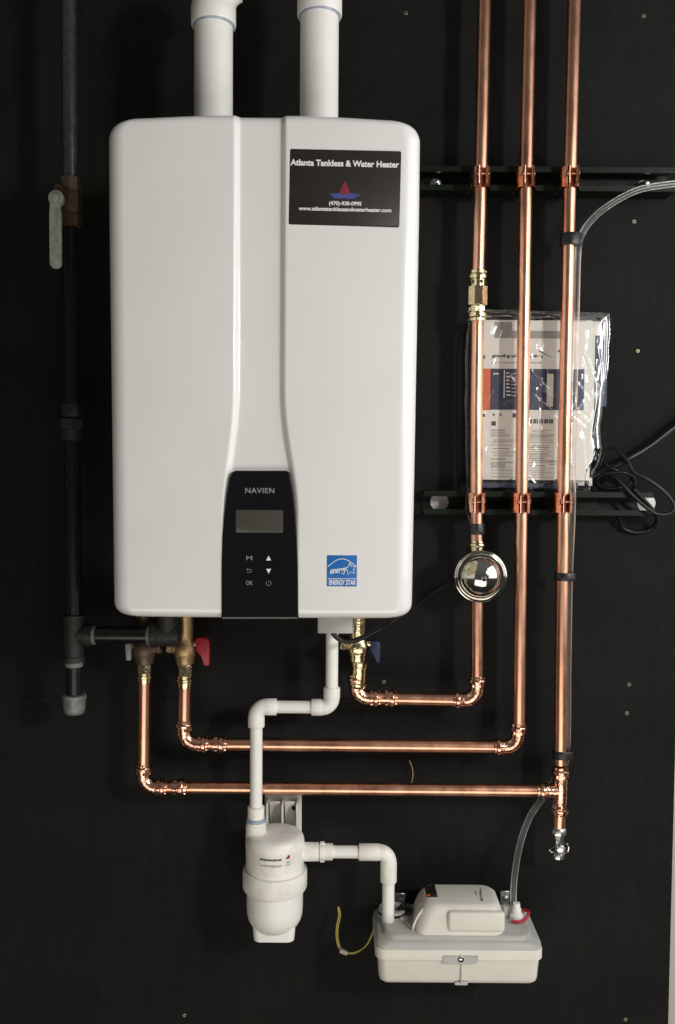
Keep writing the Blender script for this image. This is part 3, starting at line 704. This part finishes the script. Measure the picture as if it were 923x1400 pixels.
for dy, n in ((0.010, 2), (0.015, 3), (0.022, 2), (0.027, 3), (0.050, 2), (0.055, 3)):
    box(b, (l0.x + 0.002, -GD-0.0391, l0.z - dy), (0.0036, 0.0004, 0.0012*n))
tag(obj('stamped_mark', b, M_paleprint, lev), kind='stuff')

# ------------------------------------------------------------------ manuals in a clear bag
bagroot = None
mb_ = thing('manual_booklet', P(727, 655, 0.03), 'white printed manual with navy and orange band inside the clear bag', 'booklet')
m0, m1 = P(650, 437, 0.030), P(806, 657, 0.030)
mc = (m0 + m1)/2; mw, mh_ = m1.x - m0.x, m0.z - m1.z
b = BM(); box(b, (mc.x, -0.024, mc.z), (mw, 0.012, mh_), 0.0008, 1); obj('pages', b, M_paper, mb_)
def mp_(x, y): return P(x, y, 0.030)
def prn(name, x0, y0, x1, y1, m, e=0.0):
    a, c = mp_(x0, y0), mp_(x1, y1); b = BM()
    box(b, ((a.x+c.x)/2, -0.0301 - e, (a.z+c.z)/2), (abs(c.x-a.x), 0.0003, abs(a.z-c.z))); return obj(name, b, m, mb_)
prn('navy_print', 671, 504, 798, 561, M_navy); prn('orange_print', 659, 504, 671, 561, M_orange)
prn('pale_photo_print', 748, 511, 756, 556, M_paperback, 0.0003); prn('top_strip_print', 678, 452, 775, 463, M_paleprint)
prn('pale_photo_print', 676, 440, 700, 462, M_paleprint, -0.0001)
prn('navy_print', 655, 659, 790, 668, M_navy)
b = BM(); lr = random.Random(3)
def stroke(bm, x0, x1, y, hpx=1.0, e=0.0):
    a, c = mp_(x0, y - hpx/2), mp_(x1, y + hpx/2)
    box(bm, ((a.x+c.x)/2, -0.0304 - e, (a.z+c.z)/2), (c.x-a.x, 0.0002, a.z-c.z))
for x0, xe in ((671, 703), (724, 757)):
    y = 588.0
    while y < 655:
        stroke(b, x0 + lr.choice([0, 0, 0, 3]), xe - lr.choice([0, 0, 1, 6, 12]), y, lr.choice([0.8, 1.0, 1.5]))
        y += lr.choice([2.4, 2.8, 3.2, 4.4])
pl = tag(obj('text_lines', b, M_paleprint, mb_), kind='stuff')
b = BM()
for x, y, ww, hh in ((660, 488, 3, 5), (660, 568, 3, 4), (674, 567, 2.5, 3), (683, 567, 2.5, 3), (701, 568, 5, 6), (672, 579, 6, 6), (763, 480, 9, 3), (770, 576, 3, 3)):
    stroke(b, x, x + ww, y, hh)
x = 725
while x < 755:
    wv = lr.choice([0.8, 1.4, 2.2]); stroke(b, x, x + wv, 576, 6); x += wv + lr.choice([0.6, 1.2, 2])
x = 673
while x < 742:
    stroke(b, x, x + lr.choice([1, 2, 2.5]), 487 + lr.uniform(-1, 1), lr.choice([2, 3, 4])); x += lr.choice([2.5, 3.2])
x = 672
while x < 740:
    stroke(b, x, x + 1.6, 496, 1.2); x += lr.choice([2.5, 3.2, 5])
tag(obj('printed_marks', b, M_darkprint, mb_), kind='stuff')
b = BM()
stroke(b, 674, 682, 511, 1.4, 0.0002)
for i in range(7): stroke(b, 692, 692 + lr.choice([4, 5, 6]), 510 + i*5.0, 1.6, 0.0002); stroke(b, 699, 699 + lr.choice([7, 10, 12]), 511 + i*5.0, 0.8, 0.0002)
stroke(b, 689, 689.7, 525, 38, 0.0002)
tag(obj('white_lines', b, M_whiteprint, mb_), kind='stuff')
mk = thing('manual_booklet', P(815, 662, 0.012), 'plain cream booklet sticking out behind the printed manual in the clear bag', 'booklet')
def slab(x0, y0, x1, y1, d0, d1, name, m, parent):
    a, c = P(x0, y0, (d0+d1)/2), P(x1, y1, (d0+d1)/2); b = BM()
    box(b, ((a.x+c.x)/2, -(d0+d1)/2, (a.z+c.z)/2), (c.x-a.x, d1-d0, a.z-c.z), 0.0006, 1); return obj(name, b, m, parent)
slab(770, 446, 809, 664, 0.010, 0.0178, 'pages', M_paperback, mk)
lf = thing('folded_leaflet', P(815, 560, 0.006), 'dark navy folded leaflet with white top edge at the back of the clear bag', 'leaflet')
lc = slab(772, 438, 829, 556, 0.004, 0.0090, 'cover', M_navy, lf)
slab(774, 439, 828.5, 459, 0.0085, 0.0093, 'white_top_edge', M_paper, lf)
# bag film
from mathutils import noise as mnoise
bagroot = thing('plastic_bag', P(735, 668, 0.02), 'clear wrinkled plastic bag holding manuals behind the copper pipes', 'plastic bag')
CREASE = [((733, 482), (762, 495), 3), ((722, 508), (757, 541), 3.2), ((726, 517), (748, 536), 2.6), ((724, 540), (760, 566), 3), ((735, 549), (762, 574), 2.4), ((757, 553), (800, 585), 2.6),
          ((794, 470), (818, 538), 3), ((786, 520), (803, 548), 2.6), ((818, 538), (806, 600), 3), ((688, 552), (706, 548), 2.6), ((692, 512), (702, 522), 2.8), ((784, 560), (808, 580), 2.4),
          ((738, 612), (762, 609), 2.4), ((742, 634), (765, 632), 2.2), ((690, 630), (703, 612), 2.8), ((686, 662), (706, 646), 3), ((720, 652), (734, 664), 2.8), ((742, 662), (764, 652), 2.8),
          ((796, 600), (800, 660), 2.4), ((829, 440), (826, 520), 2.6), ((814, 470), (822, 500), 2.2), ((662, 430), (700, 433), 2.2), ((730, 430), (760, 436), 2.4), ((650, 460), (646, 640), 2.6), ((780, 480), (778, 650), 2.0)]
def crease(x, y):
    r_ = 0.0
    for (ax_, ay_), (bx_, by_), wd in CREASE:
        ux, uy = bx_-ax_, by_-ay_; l2 = ux*ux + uy*uy
        t = max(0, min(1, ((x-ax_)*ux + (y-ay_)*uy)/l2)); q = math.hypot(x-ax_-t*ux, y-ay_-t*uy)
        wd *= 1.45
        if q < wd: r_ = max(r_, (0.5 + 0.5*math.cos(math.pi*q/wd)) * math.sin(math.pi*(0.08+0.84*t)))
    return r_
def bag_sheet(front):
    b = BM(); NXb, NZb = (150, 190) if front else (50, 60); g_ = []
    for j in range(NZb+1):
        v = j/NZb
        yl = 421 + v*(672-421)
        ledge = 641 - 4*math.sin(v*3.0) + 2*mnoise.noise((v*6, 1.3, 0))
        redge = 836 - 12*ease((v-0.15)/0.5) - 14*ease((v-0.75)/0.25) + 3*mnoise.noise((v*7, 4.1, 0))
        row = []
        for i in range(NXb+1):
            u = i/NXb
            x = ledge + (redge-ledge)*u; y = yl + 5*u*(1-v) + 2.5*mnoise.noise((u*5, v*2, 8))
            edge = min(u, 1-u, v*1.3, (1-v)*2.0)
            bulge = ease(edge/0.10)
            if front:
                cr_ = mnoise.noise((u*9 + v*5, v*7 - u*3, 2.2)); fine = mnoise.noise((u*22 - v*9, v*20 + u*14, 5))
                ridge = (1 - abs(mnoise.noise((u*7 + v*6, v*4 - u*6, 9))))**6
                d = 0.019 + 0.0125*bulge + (0.0024*cr_ + 0.0004*fine + 0.0022*ridge)*(0.35 + 0.65*bulge)*(1 - 0.75*ease((u-0.78)/0.1)) + (0.0046 if x < 790 else 0.0018)*crease(x, y)
                fl_ = 0.0318 - 0.0190*ease((u-0.81)/0.24)
                fl_ = 0.010 + (fl_ - 0.010)*ease(v/0.07)*ease((1-v)/0.03)*ease(u/0.03)
                d = max(d, fl_) if d < 0.030 else max(d, fl_ + 0.0)
            else: d = 0.0015 + 0.0145*(1-bulge)
            p = P(x, y, 0.028); row.append(b.verts.new((p.x, -min(d, 0.049), p.z)))
        g_.append(row)
    for j in range(NZb):
        for i in range(NXb): b.faces.new((g_[j][i], g_[j][i+1], g_[j+1][i+1], g_[j+1][i]))
    return b
obj('front_film', bag_sheet(True), M_bag, bagroot, 180); obj('back_film', bag_sheet(False), M_bag, bagroot, 180)
b = BM(); sweep(b, spline([P(641 + (836-641)*t, 432 + 4*t + 1.2*math.sin(t*19), 0.034) for t in [i/14 for i in range(15)]], 4), 0.0009, 6); obj('zip_seam', b, M_bag, bagroot)

# ------------------------------------------------------------------ clear tube along the right line
tp = [P(960, 247, 0.075), P(923, 251, 0.078), P(872, 260, 0.080), P(828, 284, 0.078), P(803, 308, 0.074), P(793, 330, 0.07), P(790, 352, DP), P(788, 420, DP), P(786, 500, DP), P(782.5, 640, DP), P(783, 690, 0.073),
      P(779, 787, DP), P(777, 900, DP), P(775, 1031, 0.062), P(764, 1056, 0.042), P(744, 1088, 0.034), P(724, 1118, 0.045), P(711, 1155, 0.062), P(704, 1195, 0.074), P(702, 1228, 0.080), P(703.5, 1250, 0.082)]
b = BM(); sweep(b, spline(tp, 10), 0.0056, 28, cap=False)
tube = obj('clear_hose', b, M_tube, None, 180); tag(tube, 'clear vinyl hose taped along the copper pipe and dropping to the pump', 'hose')

# ------------------------------------------------------------------ black cables
def cable(name, pts, r, label, cat, group=None, n=9, m=M_rubber):
    b = BM(); sweep(b, spline(pts, n), r, 12); return tag(obj(name, b, m, None, 60), label, cat, group)
cable('power_cable', [P(960, 556, 0.02), P(923, 583, 0.022), P(885, 612, 0.026), P(850, 632, 0.03), P(822, 646, 0.02), P(800, 656, 0.006)], 0.0066, 'thick black power cable coming in beside the bag of manuals', 'cable')
cable('looped_cable', [P(815, 655, 0.008), P(826, 622, 0.02), P(838, 612, 0.032), P(856, 628, 0.042), P(866, 645, 0.048), P(885, 655, 0.052), P(908, 672, 0.054), P(921, 690, 0.055), P(917, 701, 0.056), P(900, 703, 0.056), P(884, 694, 0.054), P(868, 680, 0.050), P(852, 664, 0.046), P(836, 650, 0.036), P(822, 660, 0.012)], 0.0034, 'thin black cable looping over the end of the lower rail', 'cable')
cable('coiled_cord', [P(822, 628, 0.01), P(836, 640, 0.034), P(862, 650, 0.030), P(858, 664, 0.03), P(830, 668, 0.028), P(816, 660, 0.015), P(828, 648, 0.034), P(852, 646, 0.042), P(868, 656, 0.036), P(862, 672, 0.03), P(838, 674, 0.024)], 0.0030, 'small black cord coiled on top of the lower rail', 'cord')
cable('drooping_cable', [P(866, 668, 0.052), P(897, 705, 0.03), P(891, 722, 0.012), P(872, 728, 0.008), P(852, 722, 0.008), P(846, 705, 0.02)], 0.0040, 'black cable end drooping in a curve below the lower rail', 'cable')
cable('sensor_wire', [P(573, 826, 0.012), P(590, 812, 0.010), P(612, 798, 0.014), P(632, 776, 0.05), P(640, 745, 0.06), P(645, 725, 0.07), P(640, 706, 0.074), P(638, 688, 0.07), P(640, 660, 0.06), P(642, 640, 0.05)], 0.0018, 'thin black sensor wire taped to the pipe above the chrome dome', 'wire')
cable('heater_cable', [P(446, 846, 0.15), P(458, 869, 0.150), P(474, 877, 0.148), P(496, 872, 0.145), P(520, 859, 0.15), P(541, 846, 0.16), P(556, 830, 0.15)], 0.0042, 'thin black cable curving out under the heater beside the blue valve', 'cable')
cable('bare_wire', [P(560, 1040, 0.012), P(564, 1052, 0.014), P(564, 1064, 0.02), P(561, 1074, 0.03)], 0.0010, 'short bare brown wire poking up between the two long horizontal pipes', 'wire', m=M_bronze)

# ------------------------------------------------------------------ condensate drain
CD, CR = 0.09, 0.0107
def pelbow(bm, c, da, db, R=0.017, r=0.0137, L=0.019):
    c = Vector(c); da = Vector(da).normalized(); db = Vector(db).normalized()
    o = c + da*R + db*R
    pts = [o - db*R*math.cos(i/10*math.pi/2) - da*R*math.sin(i/10*math.pi/2) for i in range(11)]
    sweep(bm, pts, r, 26)
    for p_, d_ in ((pts[0], da), (pts[-1], db)):
        lathe(bm, p_ - d_*0.002, d_, [(0, r*0.99), (0.003, r*1.05), (L, r*1.05), (L+0.0008, r*1.01), (L+0.0008, CR)], 26)
DPp = thing('condensate_drain_pipe', P(454, 862, CD), 'white plastic drain pipe stepping down from the heater to the filter canister', 'drain pipe')
e1, e2 = P(453.5, 967, CD), P(350.5, 971, CD); e2.z = e1.z
b = BM(); cyl(b, Vector((e1.x, -CD, P(454, 856, CD).z)), e1 + Vector((0, 0, 0.02)), CR, seg=26); obj('pipe', b, M_pvc, DPp)
b = BM(); cyl(b, e1 + Vector((-0.02, 0, 0)), e2 + Vector((0.02, 0, 0)), CR, seg=26); obj('pipe', b, M_pvc, DPp)
nz_ = P(350.5, 1118, CD).z
b = BM(); cyl(b, e2 + Vector((0, 0, -0.02)), Vector((e2.x, -CD, nz_)), CR, seg=26); obj('pipe', b, M_pvc, DPp)
b = BM(); pelbow(b, e1, (0, 0, 1), (-1, 0, 0)); obj('elbow', b, M_pvc, DPp)
b = BM(); pelbow(b, e2, (1, 0, 0), (0, 0, -1)); obj('elbow', b, M_pvc, DPp)
b = BM(); zz = P(350.5, 1120, CD).z; lathe(b, Vector((e2.x, -CD, zz)), (0, 0, 1), [(0, 0.0142), (0.003, 0.0145), (0.022, 0.0145), (0.0225, 0.0138), (0.0225, CR)], 26); obj('coupling', b, M_pvcdirty, DPp)

# ------------------------------------------------------------------ filter canister
NXc = P(376, 1180, CD).x
zn = lambda y: P(376, y, CD).z
N_ = thing('condensate_filter', (NXc, -CD, zn(1288)), 'white plastic condensate filter canister with side outlet and wall bracket', 'filter canister')
ax = Vector((NXc, -CD, 0))
def nl(name, m, prof, seg=48):
    b = BM(); lathe(b, ax, (0, 0, 1), prof, seg); return obj(name, b, m, N_)
head = nl('head', M_pvcdirty, [(zn(1193), 0.0500), (zn(1155), 0.0508), (zn(1154), 0.0514), (zn(1147), 0.0508), (zn(1142.5), 0.0490), (zn(1139.5), 0.0455), (zn(1138), 0.0400), (zn(1137.4), 0.028), (zn(1137), 0.0)])
nl('clamp_ring', M_pvcdirty, [(zn(1213), 0.050), (zn(1212), 0.0545), (zn(1209), 0.0560), (zn(1190), 0.0560), (zn(1187), 0.0548), (zn(1186.5), 0.0500)])
nl('bowl', M_pvc, [(zn(1269), 0.020), (zn(1268), 0.028), (zn(1264), 0.0360), (zn(1260), 0.0410), (zn(1254), 0.0455), (zn(1247), 0.0480), (zn(1238), 0.0489), (zn(1212), 0.0490)])
b = BM(); rings = []
zfo = P(376, 1289, CD+0.028).z
for zz, ww in ((zfo, 0.066), (zfo+0.0015, 0.070), (zfo+0.020, 0.073), (zfo+0.034, 0.074), (zfo+0.042, 0.066)):
    rings.append([Vector((NXc + x, -CD + yy, zz)) for x, yy in rrect(ww, ww*0.84, 0.012)])
loft(b, rings); obj('foot', b, M_pvc, N_)
b = BM(); lathe(b, Vector((e2.x, -CD, zn(1146))), (0, 0, 1), [(0, 0.018), (zn(1127)-zn(1146), 0.0178), (zn(1126)-zn(1146), 0.0165), (zn(1119)-zn(1146), 0.0165), (zn(1118.5)-zn(1146), 0.0135)], 28); inl = obj('inlet', b, M_pvcdirty, N_)
b = BM(); lathe(b, Vector((e2.x, -CD, zn(1123))), (0, 0, 1), [(0, 0.0166), (0.0002, 0.0172), (0.0055, 0.0170), (0.006, 0.0160)], 28); obj('cement_ring', b, M_primer, inl)
oz = P(440, 1164.5, CD).z
b = BM(); x0 = NXc + 0.040; x1 = P(436, 1164, CD).x
lathe(b, Vector((x0, -CD, oz)), (1, 0, 0), [(0, 0.0158), (x1-x0-0.001, 0.0158), (x1-x0, 0.0150)], 28); obj('outlet', b, M_pvcdirty, N_)
# label printing wrapped round the head
def wrap(name, rows, m, r):
    b = BM()
    for a0, a1, zc_, hh in rows:
        n = 2; ring = []
        for rr_ in (r - 0.0005, r + 0.00025):
            ring.append(rr_)
        va = [[Vector((NXc + q*math.sin(R_(a)), -CD - q*math.cos(R_(a)), zc_ + s*hh/2)) for a in (a0, a1) for s in (-1, 1)] for q in ring]
        v = [b.verts.new(p) for p in va[1]]
        b.faces.new((v[0], v[2], v[3], v[1]))
    return tag(obj(name, b, m, head, 0), kind='stuff')
lr = random.Random(11); rows = []
a = -25
while a < 16:
    wv = lr.choice([1.2, 1.8, 2.4]); rows.append((a, a+wv, zn(1158.5), lr.choice([0.0030, 0.0036, 0.0024]))); a += wv + 0.6
a = -24
rows2 = []
while a < 16:
    wv = lr.choice([0.8, 1.2, 1.8]); rows2.append((a, a+wv, zn(1166.5), lr.choice([0.0020, 0.0034, 0.0028]))); a += wv + 1.0
wrap('printed_marks', rows, M_darkprint, 0.0516); wrap('printed_marks', rows2, M_paleprint, 0.0516)
wrap('red_mark', [(28, 33, zn(1156), 0.0060), (25.5, 28, zn(1157.5), 0.003)], M_redprint, 0.0516)
wrap('printed_marks', [(26, 33, zn(1163), 0.0009), (25.5, 33, zn(1166.5), 0.0009)], M_darkprint, 0.0516)
# bracket
br0, br1 = P(362, 1087, 0.03), P(410, 1140, 0.03)
b = BM(); cxb, czb = (br0.x+br1.x)/2, (br0.z+br1.z)/2
box(b, (cxb, -0.0015, czb - 0.03), (br1.x-br0.x + 0.004, 0.003, br0.z-br1.z + 0.06), 0.001, 1)
for xx in (365, 386, 406):
    q = P(xx, 1110, 0.03); box(b, (q.x, -0.020, czb - 0.036), (0.0035, 0.036, br0.z-br1.z + 0.045), 0.001, 1)
brk = obj('bracket', b, M_pvcdirty, N_)
for xa, xb, sl in ((368, 383, 1), (389, 403, -1)):
    b = BM(); qa, qb = P(xa, 1100, 0.03), P(xb, 1100, 0.03)
    box(b, ((qa.x+qb.x)/2, -0.014, czb-0.002), (qb.x-qa.x, 0.003, 0.052), 0.001, 1, rot=Matrix.Rotation(R_(24), 3, 'X')); obj('bracket_web', b, M_pvcdirty, brk)
b = BM(); q = P(402, 1103, 0.018); lathe(b, Vector((q.x, -0.021, q.z)), (0, -1, 0), [(0, 0.004), (0.003, 0.004), (0.0032, 0)], 14); obj('mounting_hole', b, M_hole, brk)

# ------------------------------------------------------------------ outlet pipe to the pump
O_ = thing('pump_inlet_pipe', P(532, 1164, CD), 'white plastic pipe from the filter canister bending down into the pump', 'drain pipe')
e3 = P(531.5, 1165, CD); e3.z = oz
b = BM(); x2 = P(455, 1164, CD).x
lathe(b, Vector((x1 - 0.004, -CD, oz)), (1, 0, 0), [(0, 0.0135), (0.005, 0.0140), (0.006, 0.0152), (0.012, 0.0152), (0.013, 0.0142), (x2-x1-0.001, 0.0142), (x2-x1+0.004, 0.0140), (x2-x1+0.004, CR)], 26)
for s in (-1, 1): box(b, (x1 + 0.006, -CD, oz + s*0.0155), (0.008, 0.008, 0.004), 0.001, 1)
obj('union', b, M_pvcdirty, O_)
b = BM(); lathe(b, Vector((x1 - 0.0005, -CD, oz)), (1, 0, 0), [(0, 0.0142), (0.0004, 0.0150), (0.005, 0.0148), (0.0055, 0.0138)], 26); obj('cement_ring', b, M_primer, O_)
b = BM(); cyl(b, Vector((x2 - 0.01, -CD, oz)), e3 + Vector((-0.02, 0, 0)), CR, seg=26); obj('pipe', b, M_pvc, O_)
b = BM(); pelbow(b, e3, (-1, 0, 0), (0, 0, -1), L=0.036); obj('elbow', b, M_pvcdirty, O_)
zp = P(532, 1284, CD).z
b = BM(); cyl(b, e3 + Vector((0, 0, -0.03)), Vector((e3.x, -CD, zp - 0.012)), CR, seg=26); obj('pipe', b, M_pvc, O_)

# ------------------------------------------------------------------ condensate pump
D0, D1 = 0.018, 0.150
px0, px1 = P(513.5, 1300, D1).x, P(744, 1300, D1).x
PX, PW, PDm = (px0+px1)/2, px1-px0, D1-D0
yc = -(D0+D1)/2
zl = P(628, 1293, D1).z          # lid front edge, upper
zr = P(628, 1313, D1).z          # bottom of the lid rim
zf = P(628, 1350, D1).z          # bottom of the tank
PU = thing('condensate_pump', (PX, yc, zf), 'cream and grey condensate pump box on the wall below the pipes', 'pump')
def ring(ww, dd, r, z, dx=0.0, dy=0.0, n=7): return [Vector((PX + dx + x, yc + dy + y, z)) for x, y in rrect(ww, dd, r, n)]
b = BM(); loft(b, [ring(PW-0.036, PDm-0.036, 0.010, zf), ring(PW-0.024, PDm-0.024, 0.012, zf+0.0008), ring(PW-0.016, PDm-0.016, 0.014, zf+0.0045), ring(PW-0.013, PDm-0.013, 0.015, zf+0.010), ring(PW-0.008, PDm-0.008, 0.015, zr+0.001)]); tank = obj('tank', b, M_tank, PU)
b = BM(); loft(b, [ring(PW-0.004, PDm-0.004, 0.016, zr-0.0012), ring(PW, PDm, 0.017, zr), ring(PW, PDm, 0.017, zl-0.0100), ring(PW-0.002, PDm-0.002, 0.016, zl-0.0085)]); obj('rim', b, M_tank, PU)
b = BM(); zlid = zl + 0.010
loft(b, [ring(PW-0.0035, PDm-0.0035, 0.016, zl-0.0095), ring(PW-0.0035, PDm-0.0035, 0.016, zl-0.002), ring(PW-0.010, PDm-0.010, 0.024, zl+0.003), ring(PW-0.026, PDm-0.018, 0.022, zl+0.0045), ring(PW-0.034, PDm-0.024, 0.022, zlid), ring(PW-0.042, PDm-0.030, 0.02, zlid+0.0012)])
lid = obj('lid', b, M_lid, PU)
# latch in the middle of the rim
q = P(630, 1307, D1); b = BM()
outline_plate(b, [(q.x-0.029, zr+0.008), (q.x+0.029, zr+0.008), (q.x+0.029, zr-0.001), (q.x+0.025, zr-0.004), (q.x-0.025, zr-0.004), (q.x-0.029, zr-0.001)][::-1], D1-0.004, D1+0.003)
lt = obj('latch', b, M_lid, PU)
b = BM(); lathe(b, Vector((q.x, -D1-0.0025, zr+0.004)), (0, -1, 0), [(0, 0.0052), (0.0022, 0.0050), (0.0035, 0.003), (0.0038, 0)], 16); obj('latch_screw', b, M_chrome, lt)
b = BM(); box(b, (q.x + 0.002, -D1+0.004, (zr+zf)/2 - 0.002), (0.0022, 0.003, zr-zf-0.010)); box(b, (q.x+0.002, -D1+0.005, zf+0.004), (0.022, 0.003, 0.006), 0.001, 1); obj('tank_seam', b, M_lid, tank)
# motor cover
mdx = P(628, 1275, 0.128).x - PX
zm = P(630, 1203, 0.036).z
H = zm - zlid
def mring(ww, dd, r, t, dx, dy=0.0): return ring(ww, dd, r, zlid + H*t, mdx + dx, dy)
sh = -0.004
b = BM(); loft(b, [mring(0.152, 0.098, 0.016, -0.05, 0.000, sh), mring(0.150, 0.096, 0.018, 0.10, 0.0005, sh), mring(0.145, 0.092, 0.020, 0.45, 0.003, sh), mring(0.139, 0.088, 0.021, 0.70, 0.005, sh), mring(0.130, 0.082, 0.021, 0.88, 0.006, sh), mring(0.120, 0.074, 0.020, 0.97, 0.006, sh), mring(0.108, 0.064, 0.018, 1.0, 0.006, sh)])
mot = obj('motor_cover', b, M_tank, PU, 60)
yfront = yc + sh - 0.047
b = BM(); qa, qb = P(612, 1246, -yfront), P(690, 1274, -yfront)
box(b, ((qa.x+qb.x)/2, yfront + 0.002, (qa.z+qb.z)/2), (qb.x-qa.x, 0.014, qa.z-qb.z), 0.0062, 4); obj('front_pad', b, M_tank, mot)
b = BM(); sweep(b, spline([P(563, 1279, 0.122), P(566, 1264, 0.122), P(573, 1250, 0.120), P(583, 1240, 0.116), P(598, 1234, 0.112), P(616, 1232, 0.110)], 6), 0.0022, 10); obj('cover_rib', b, M_tank, mot)
dq = 0.05
while P(589.5, 1220, dq).z < zm - 0.0015 and dq < 0.125: dq += 0.001
q = P(589.5, 1220, dq); b = BM(); box(b, q, (0.019, 0.040, 0.007), 0.001, 1, rot=Matrix.Rotation(R_(-17), 3, 'Y')); op = obj('switch_opening', b, M_hole, mot)
q = P(585, 1228, dq + 0.014); b = BM(); box(b, q + Vector((0, 0, 0.0035)), (0.010, 0.007, 0.004), 0.0008, 1, rot=Matrix.Rotation(R_(-17), 3, 'Y')); obj('switch_tab', b, M_orange, op)
# printed mark on top of the cover
lr = random.Random(5); b = BM()
q = P(654, 1215, 0.07); zt2 = zlid + H + 0.0002
for i in range(11):
    yy = -0.020 + i*0.0042; xx = 0.0035*math.sin(i*0.2) - 0.0006*i
    box(b, (q.x - xx*0.5 + 0.004 - i*0.0006, yc + sh - yy - 0.002, zt2), (lr.choice([0.004, 0.0052, 0.003]), lr.choice([0.0012, 0.002, 0.0026]), 0.0004))
for i in range(4): box(b, (q.x - 0.0065, yc + sh + 0.010 - i*0.004, zt2), (0.002, 0.0022, 0.0004))
tag(obj('printed_marks', b, M_darkprint, mot), kind='stuff')
# outlet fitting, red clip
q = P(706, 1262, 0.082); q.z = zlid
b = BM(); lathe(b, q, (0, 0, 1), [(0, 0.0120), (0.010, 0.0115), (0.012, 0.0085), (0.020, 0.0080), (0.022, 0.0066), (0.030, 0.0058)], 20); obj('outlet_fitting', b, M_whiteprint, PU)
tq = tube
b = BM()
sweep(b, spline([q + Vector(v) for v in ((-0.012, -0.014, 0.004), (0.000, -0.017, 0.005), (0.012, -0.012, 0.006), (0.019, -0.004, 0.010), (0.022, 0.004, 0.012), (0.016, 0.012, 0.011), (0.010, 0.008, 0.008))], 6), 0.0026, 10)
obj('red_clip', b, M_redclip, PU)
b = BM(); box(b, P(692, 1250, 0.070), (0.010, 0.012, 0.034), 0.002, 2); obj('check_valve_body', b, M_washer, PU)
for x, y in ((547, 1229), (690, 1226)):
    p = P(x, y, 0.012); b = BM(); box(b, (p.x, -0.0135, p.z - 0.016), (0.017, 0.003, 0.056), 0.001, 1); tb = obj('mounting_tab', b, M_steel, PU)
    b = BM(); lathe(b, Vector((p.x + 0.001, -0.0148, p.z - 0.001)), (0, -1, 0), [(0, 0.005), (0.003, 0.0045), (0.004, 0.003), (0.004, 0)], 6); obj('tab_screw', b, M_steel, tb)
# float switch housing and wiring at the left of the lid
q = P(533, 1256, 0.066); q.z = zlid
b = BM(); lathe(b, q + Vector((0.004, 0.0, -0.002)), (0, 0, 1), [(0, 0.025), (0.012, 0.0245), (0.014, 0.0235), (0.0145, 0.018), (0.012, 0.016), (0.012, 0)], 30); fl = obj('float_switch_cap', b, M_lid, PU)
b = BM(); lathe(b, q + Vector((0.004, 0.0, 0.0045)), (0, 0, 1), [(0, 0.0250), (0.0003, 0.0257), (0.0040, 0.0254), (0.0043, 0.0240)], 30); obj('black_band', b, M_rubber, fl)
b = BM()
for i in range(4):
    sweep(b, spline([q + Vector((0.012 + 0.004*i, -0.004 + 0.004*i, 0.008)), q + Vector((0.016 + 0.005*i, -0.012 + 0.003*i, 0.019 + 0.003*(i % 2))), q + Vector((0.026 + 0.004*i, -0.008, 0.012)), q + Vector((0.036, 0.002*i, 0.006))], 6), 0.0018, 8)
obj('switch_wire', b, M_rubber, PU)
b = BM(); box(b, P(551, 1258, 0.085), (0.016, 0.014, 0.014), 0.003, 2, rot=Matrix.Rotation(0.5, 3, 'Z')); obj('wire_cover', b, M_washer, PU)
# yellow lead
YW = thing('alarm_wire', P(472, 1302, 0.05), 'yellow wire with small pale connector drooping beside the pump', 'wire')
for k, off in enumerate((0.0, 2.2)):
    b = BM(); sweep(b, spline([P(462 + off*0.6, 1240, 0.03), P(463 + off, 1252, 0.034), P(460 + off, 1268, 0.04), P(460 + off, 1284, 0.045), P(464 + off, 1297, 0.05), P(472, 1303 - off*0.4, 0.052), P(486, 1303 - off*0.6, 0.055), P(500, 1293 + off*0.3, 0.06), P(508, 1278 + off, 0.063), P(514, 1262, 0.066), P(519, 1257, 0.066)], 7), 0.0011, 8)
    obj('strand', b, M_yellow, YW)
b = BM(); box(b, P(470, 1301, 0.052), (0.015, 0.007, 0.008), 0.001, 1, rot=Matrix.Rotation(R_(22), 3, 'Y')); obj('connector', b, M_connector, YW)
